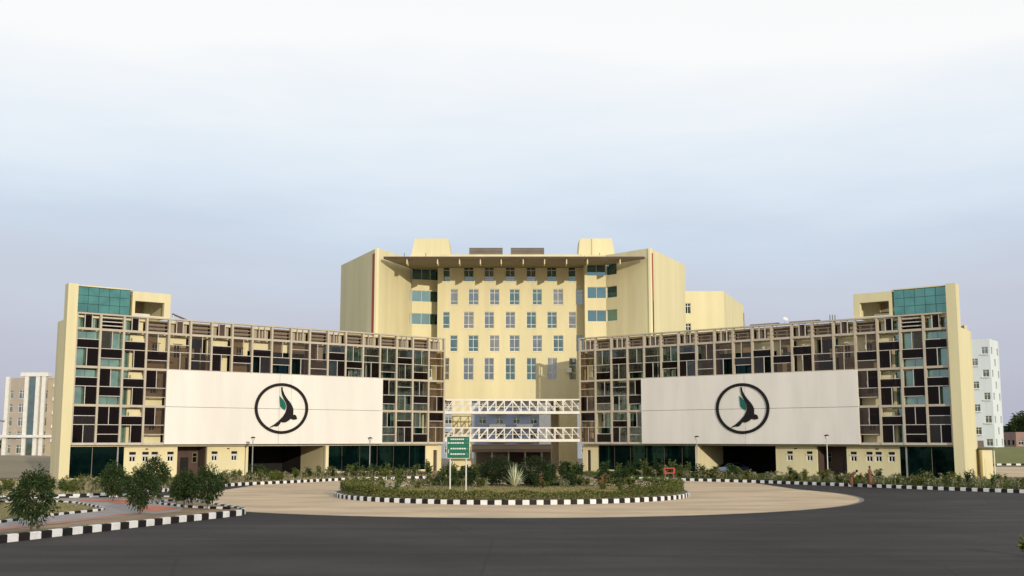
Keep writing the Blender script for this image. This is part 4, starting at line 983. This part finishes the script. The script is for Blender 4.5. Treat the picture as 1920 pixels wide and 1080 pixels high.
# lawn blades on the island and soil edges (nobody could count them)
def blades(name, poly_test, bounds, n, z, m, hmin=.05, hmax=.16):
    rn2 = random.Random(9); b = MB(); k = 0
    while k < n:
        x, y = rn2.uniform(bounds[0], bounds[1]), rn2.uniform(bounds[2], bounds[3])
        if not poly_test(x, y): continue
        a = rn2.uniform(0, 3.14); h = rn2.uniform(hmin, hmax); dx, dy = math.cos(a) * .035, math.sin(a) * .035; n0 = len(b.v)
        b.v += [(x - dx, y - dy, z), (x + dx, y + dy, z), (x + rn2.uniform(-.06, .06), y + rn2.uniform(-.06, .06), z + h)]; b.f.append((n0, n0 + 1, n0 + 2)); k += 1
    return tag(b.build(name, m), 'short dry grass', None, None, 'stuff')
def inpoly(P):
    def f(x, y):
        c = False; j = len(P) - 1
        for i in range(len(P)):
            if (P[i][1] > y) != (P[j][1] > y) and x < (P[j][0] - P[i][0]) * (y - P[i][1]) / (P[j][1] - P[i][1]) + P[i][0]: c = not c
            j = i
        return c
    return f
blades('lawn_grass', lambda x, y: x * x + (y - 88.5) ** 2 < 155, (-13, 13, 76, 101), 26000, .25, LEAF_L, .04, .10)
blades('island_grass', inpoly(bedA + [(-60, 60), (-50, 40)]), (-40, -22, 42, 74), 16000, .262, LEAF_L, .03, .09)
blades('bed_grass', inpoly(inset(krb, .4) + [(60, 112), (46, 113), (9, 142)]), (9, 60, 80, 142), 30000, .22, LEAF_M, .08, .3)
blades('bed_grass', inpoly(inset(klb, -.4) + [(-60, 100), (-46, 111), (-9, 142)]), (-60, -9, 75, 142), 26000, .22, LEAF_Y, .08, .3)

# trees far right and far behind, and the belt the glazing reflects
for i, (x, y, h, r_) in enumerate(((143, 316, 7.5, 4.8), (137, 330, 8.5, 5.0), (150, 325, 8.5, 5.2), (158, 345, 9.5, 5.4))):
    tree(x, y, 1.4, h * .2, r_, h, 150 + i, ('broad dark tree', 'taller dark tree', 'dense dark tree', 'spreading dark tree')[i] + ' far away beyond the grass bank at the right edge', LEAF_D, 110, 30, .9, 'distant trees at the right edge')
def belt(name, label, pts, h, n, seed, m=LEAF_D, ls=1.0):
    rn2 = random.Random(seed); b = MB()
    for i in range(n):
        f = rn2.random() * (len(pts) - 1); k = int(f); p = Vector(pts[k]).lerp(Vector(pts[k + 1]), f - k)
        hh = h * (.75 + .5 * noise.noise(Vector((p.x * .05, p.y * .05, 3))))
        leaf(b, Vector((p.x + rn2.uniform(-3, 3), p.y + rn2.uniform(-3, 3), rn2.random() * hh)), rv(rn2) + Vector((0, 0, .4)), ls * rn2.uniform(.7, 1.6), ls * .6, rn2)
    tag(b.build(name, m), label, None, None, 'stuff')
belt('far_woodland', 'dark line of distant trees on the horizon', [(120, 480), (260, 470), (420, 430)], 7, 9000, 2, ls=1.3)
belt('far_woodland', 'dark line of distant trees on the left horizon', [(-420, 520), (-300, 520), (-170, 520)], 5, 7000, 3, ls=1.3)
belt('woodland_behind_camera', 'belt of dark trees opposite the building', [(-220, -60), (-120, -160), (0, -170), (110, -160), (200, -100)], 13, 34000, 5, ls=2.6)
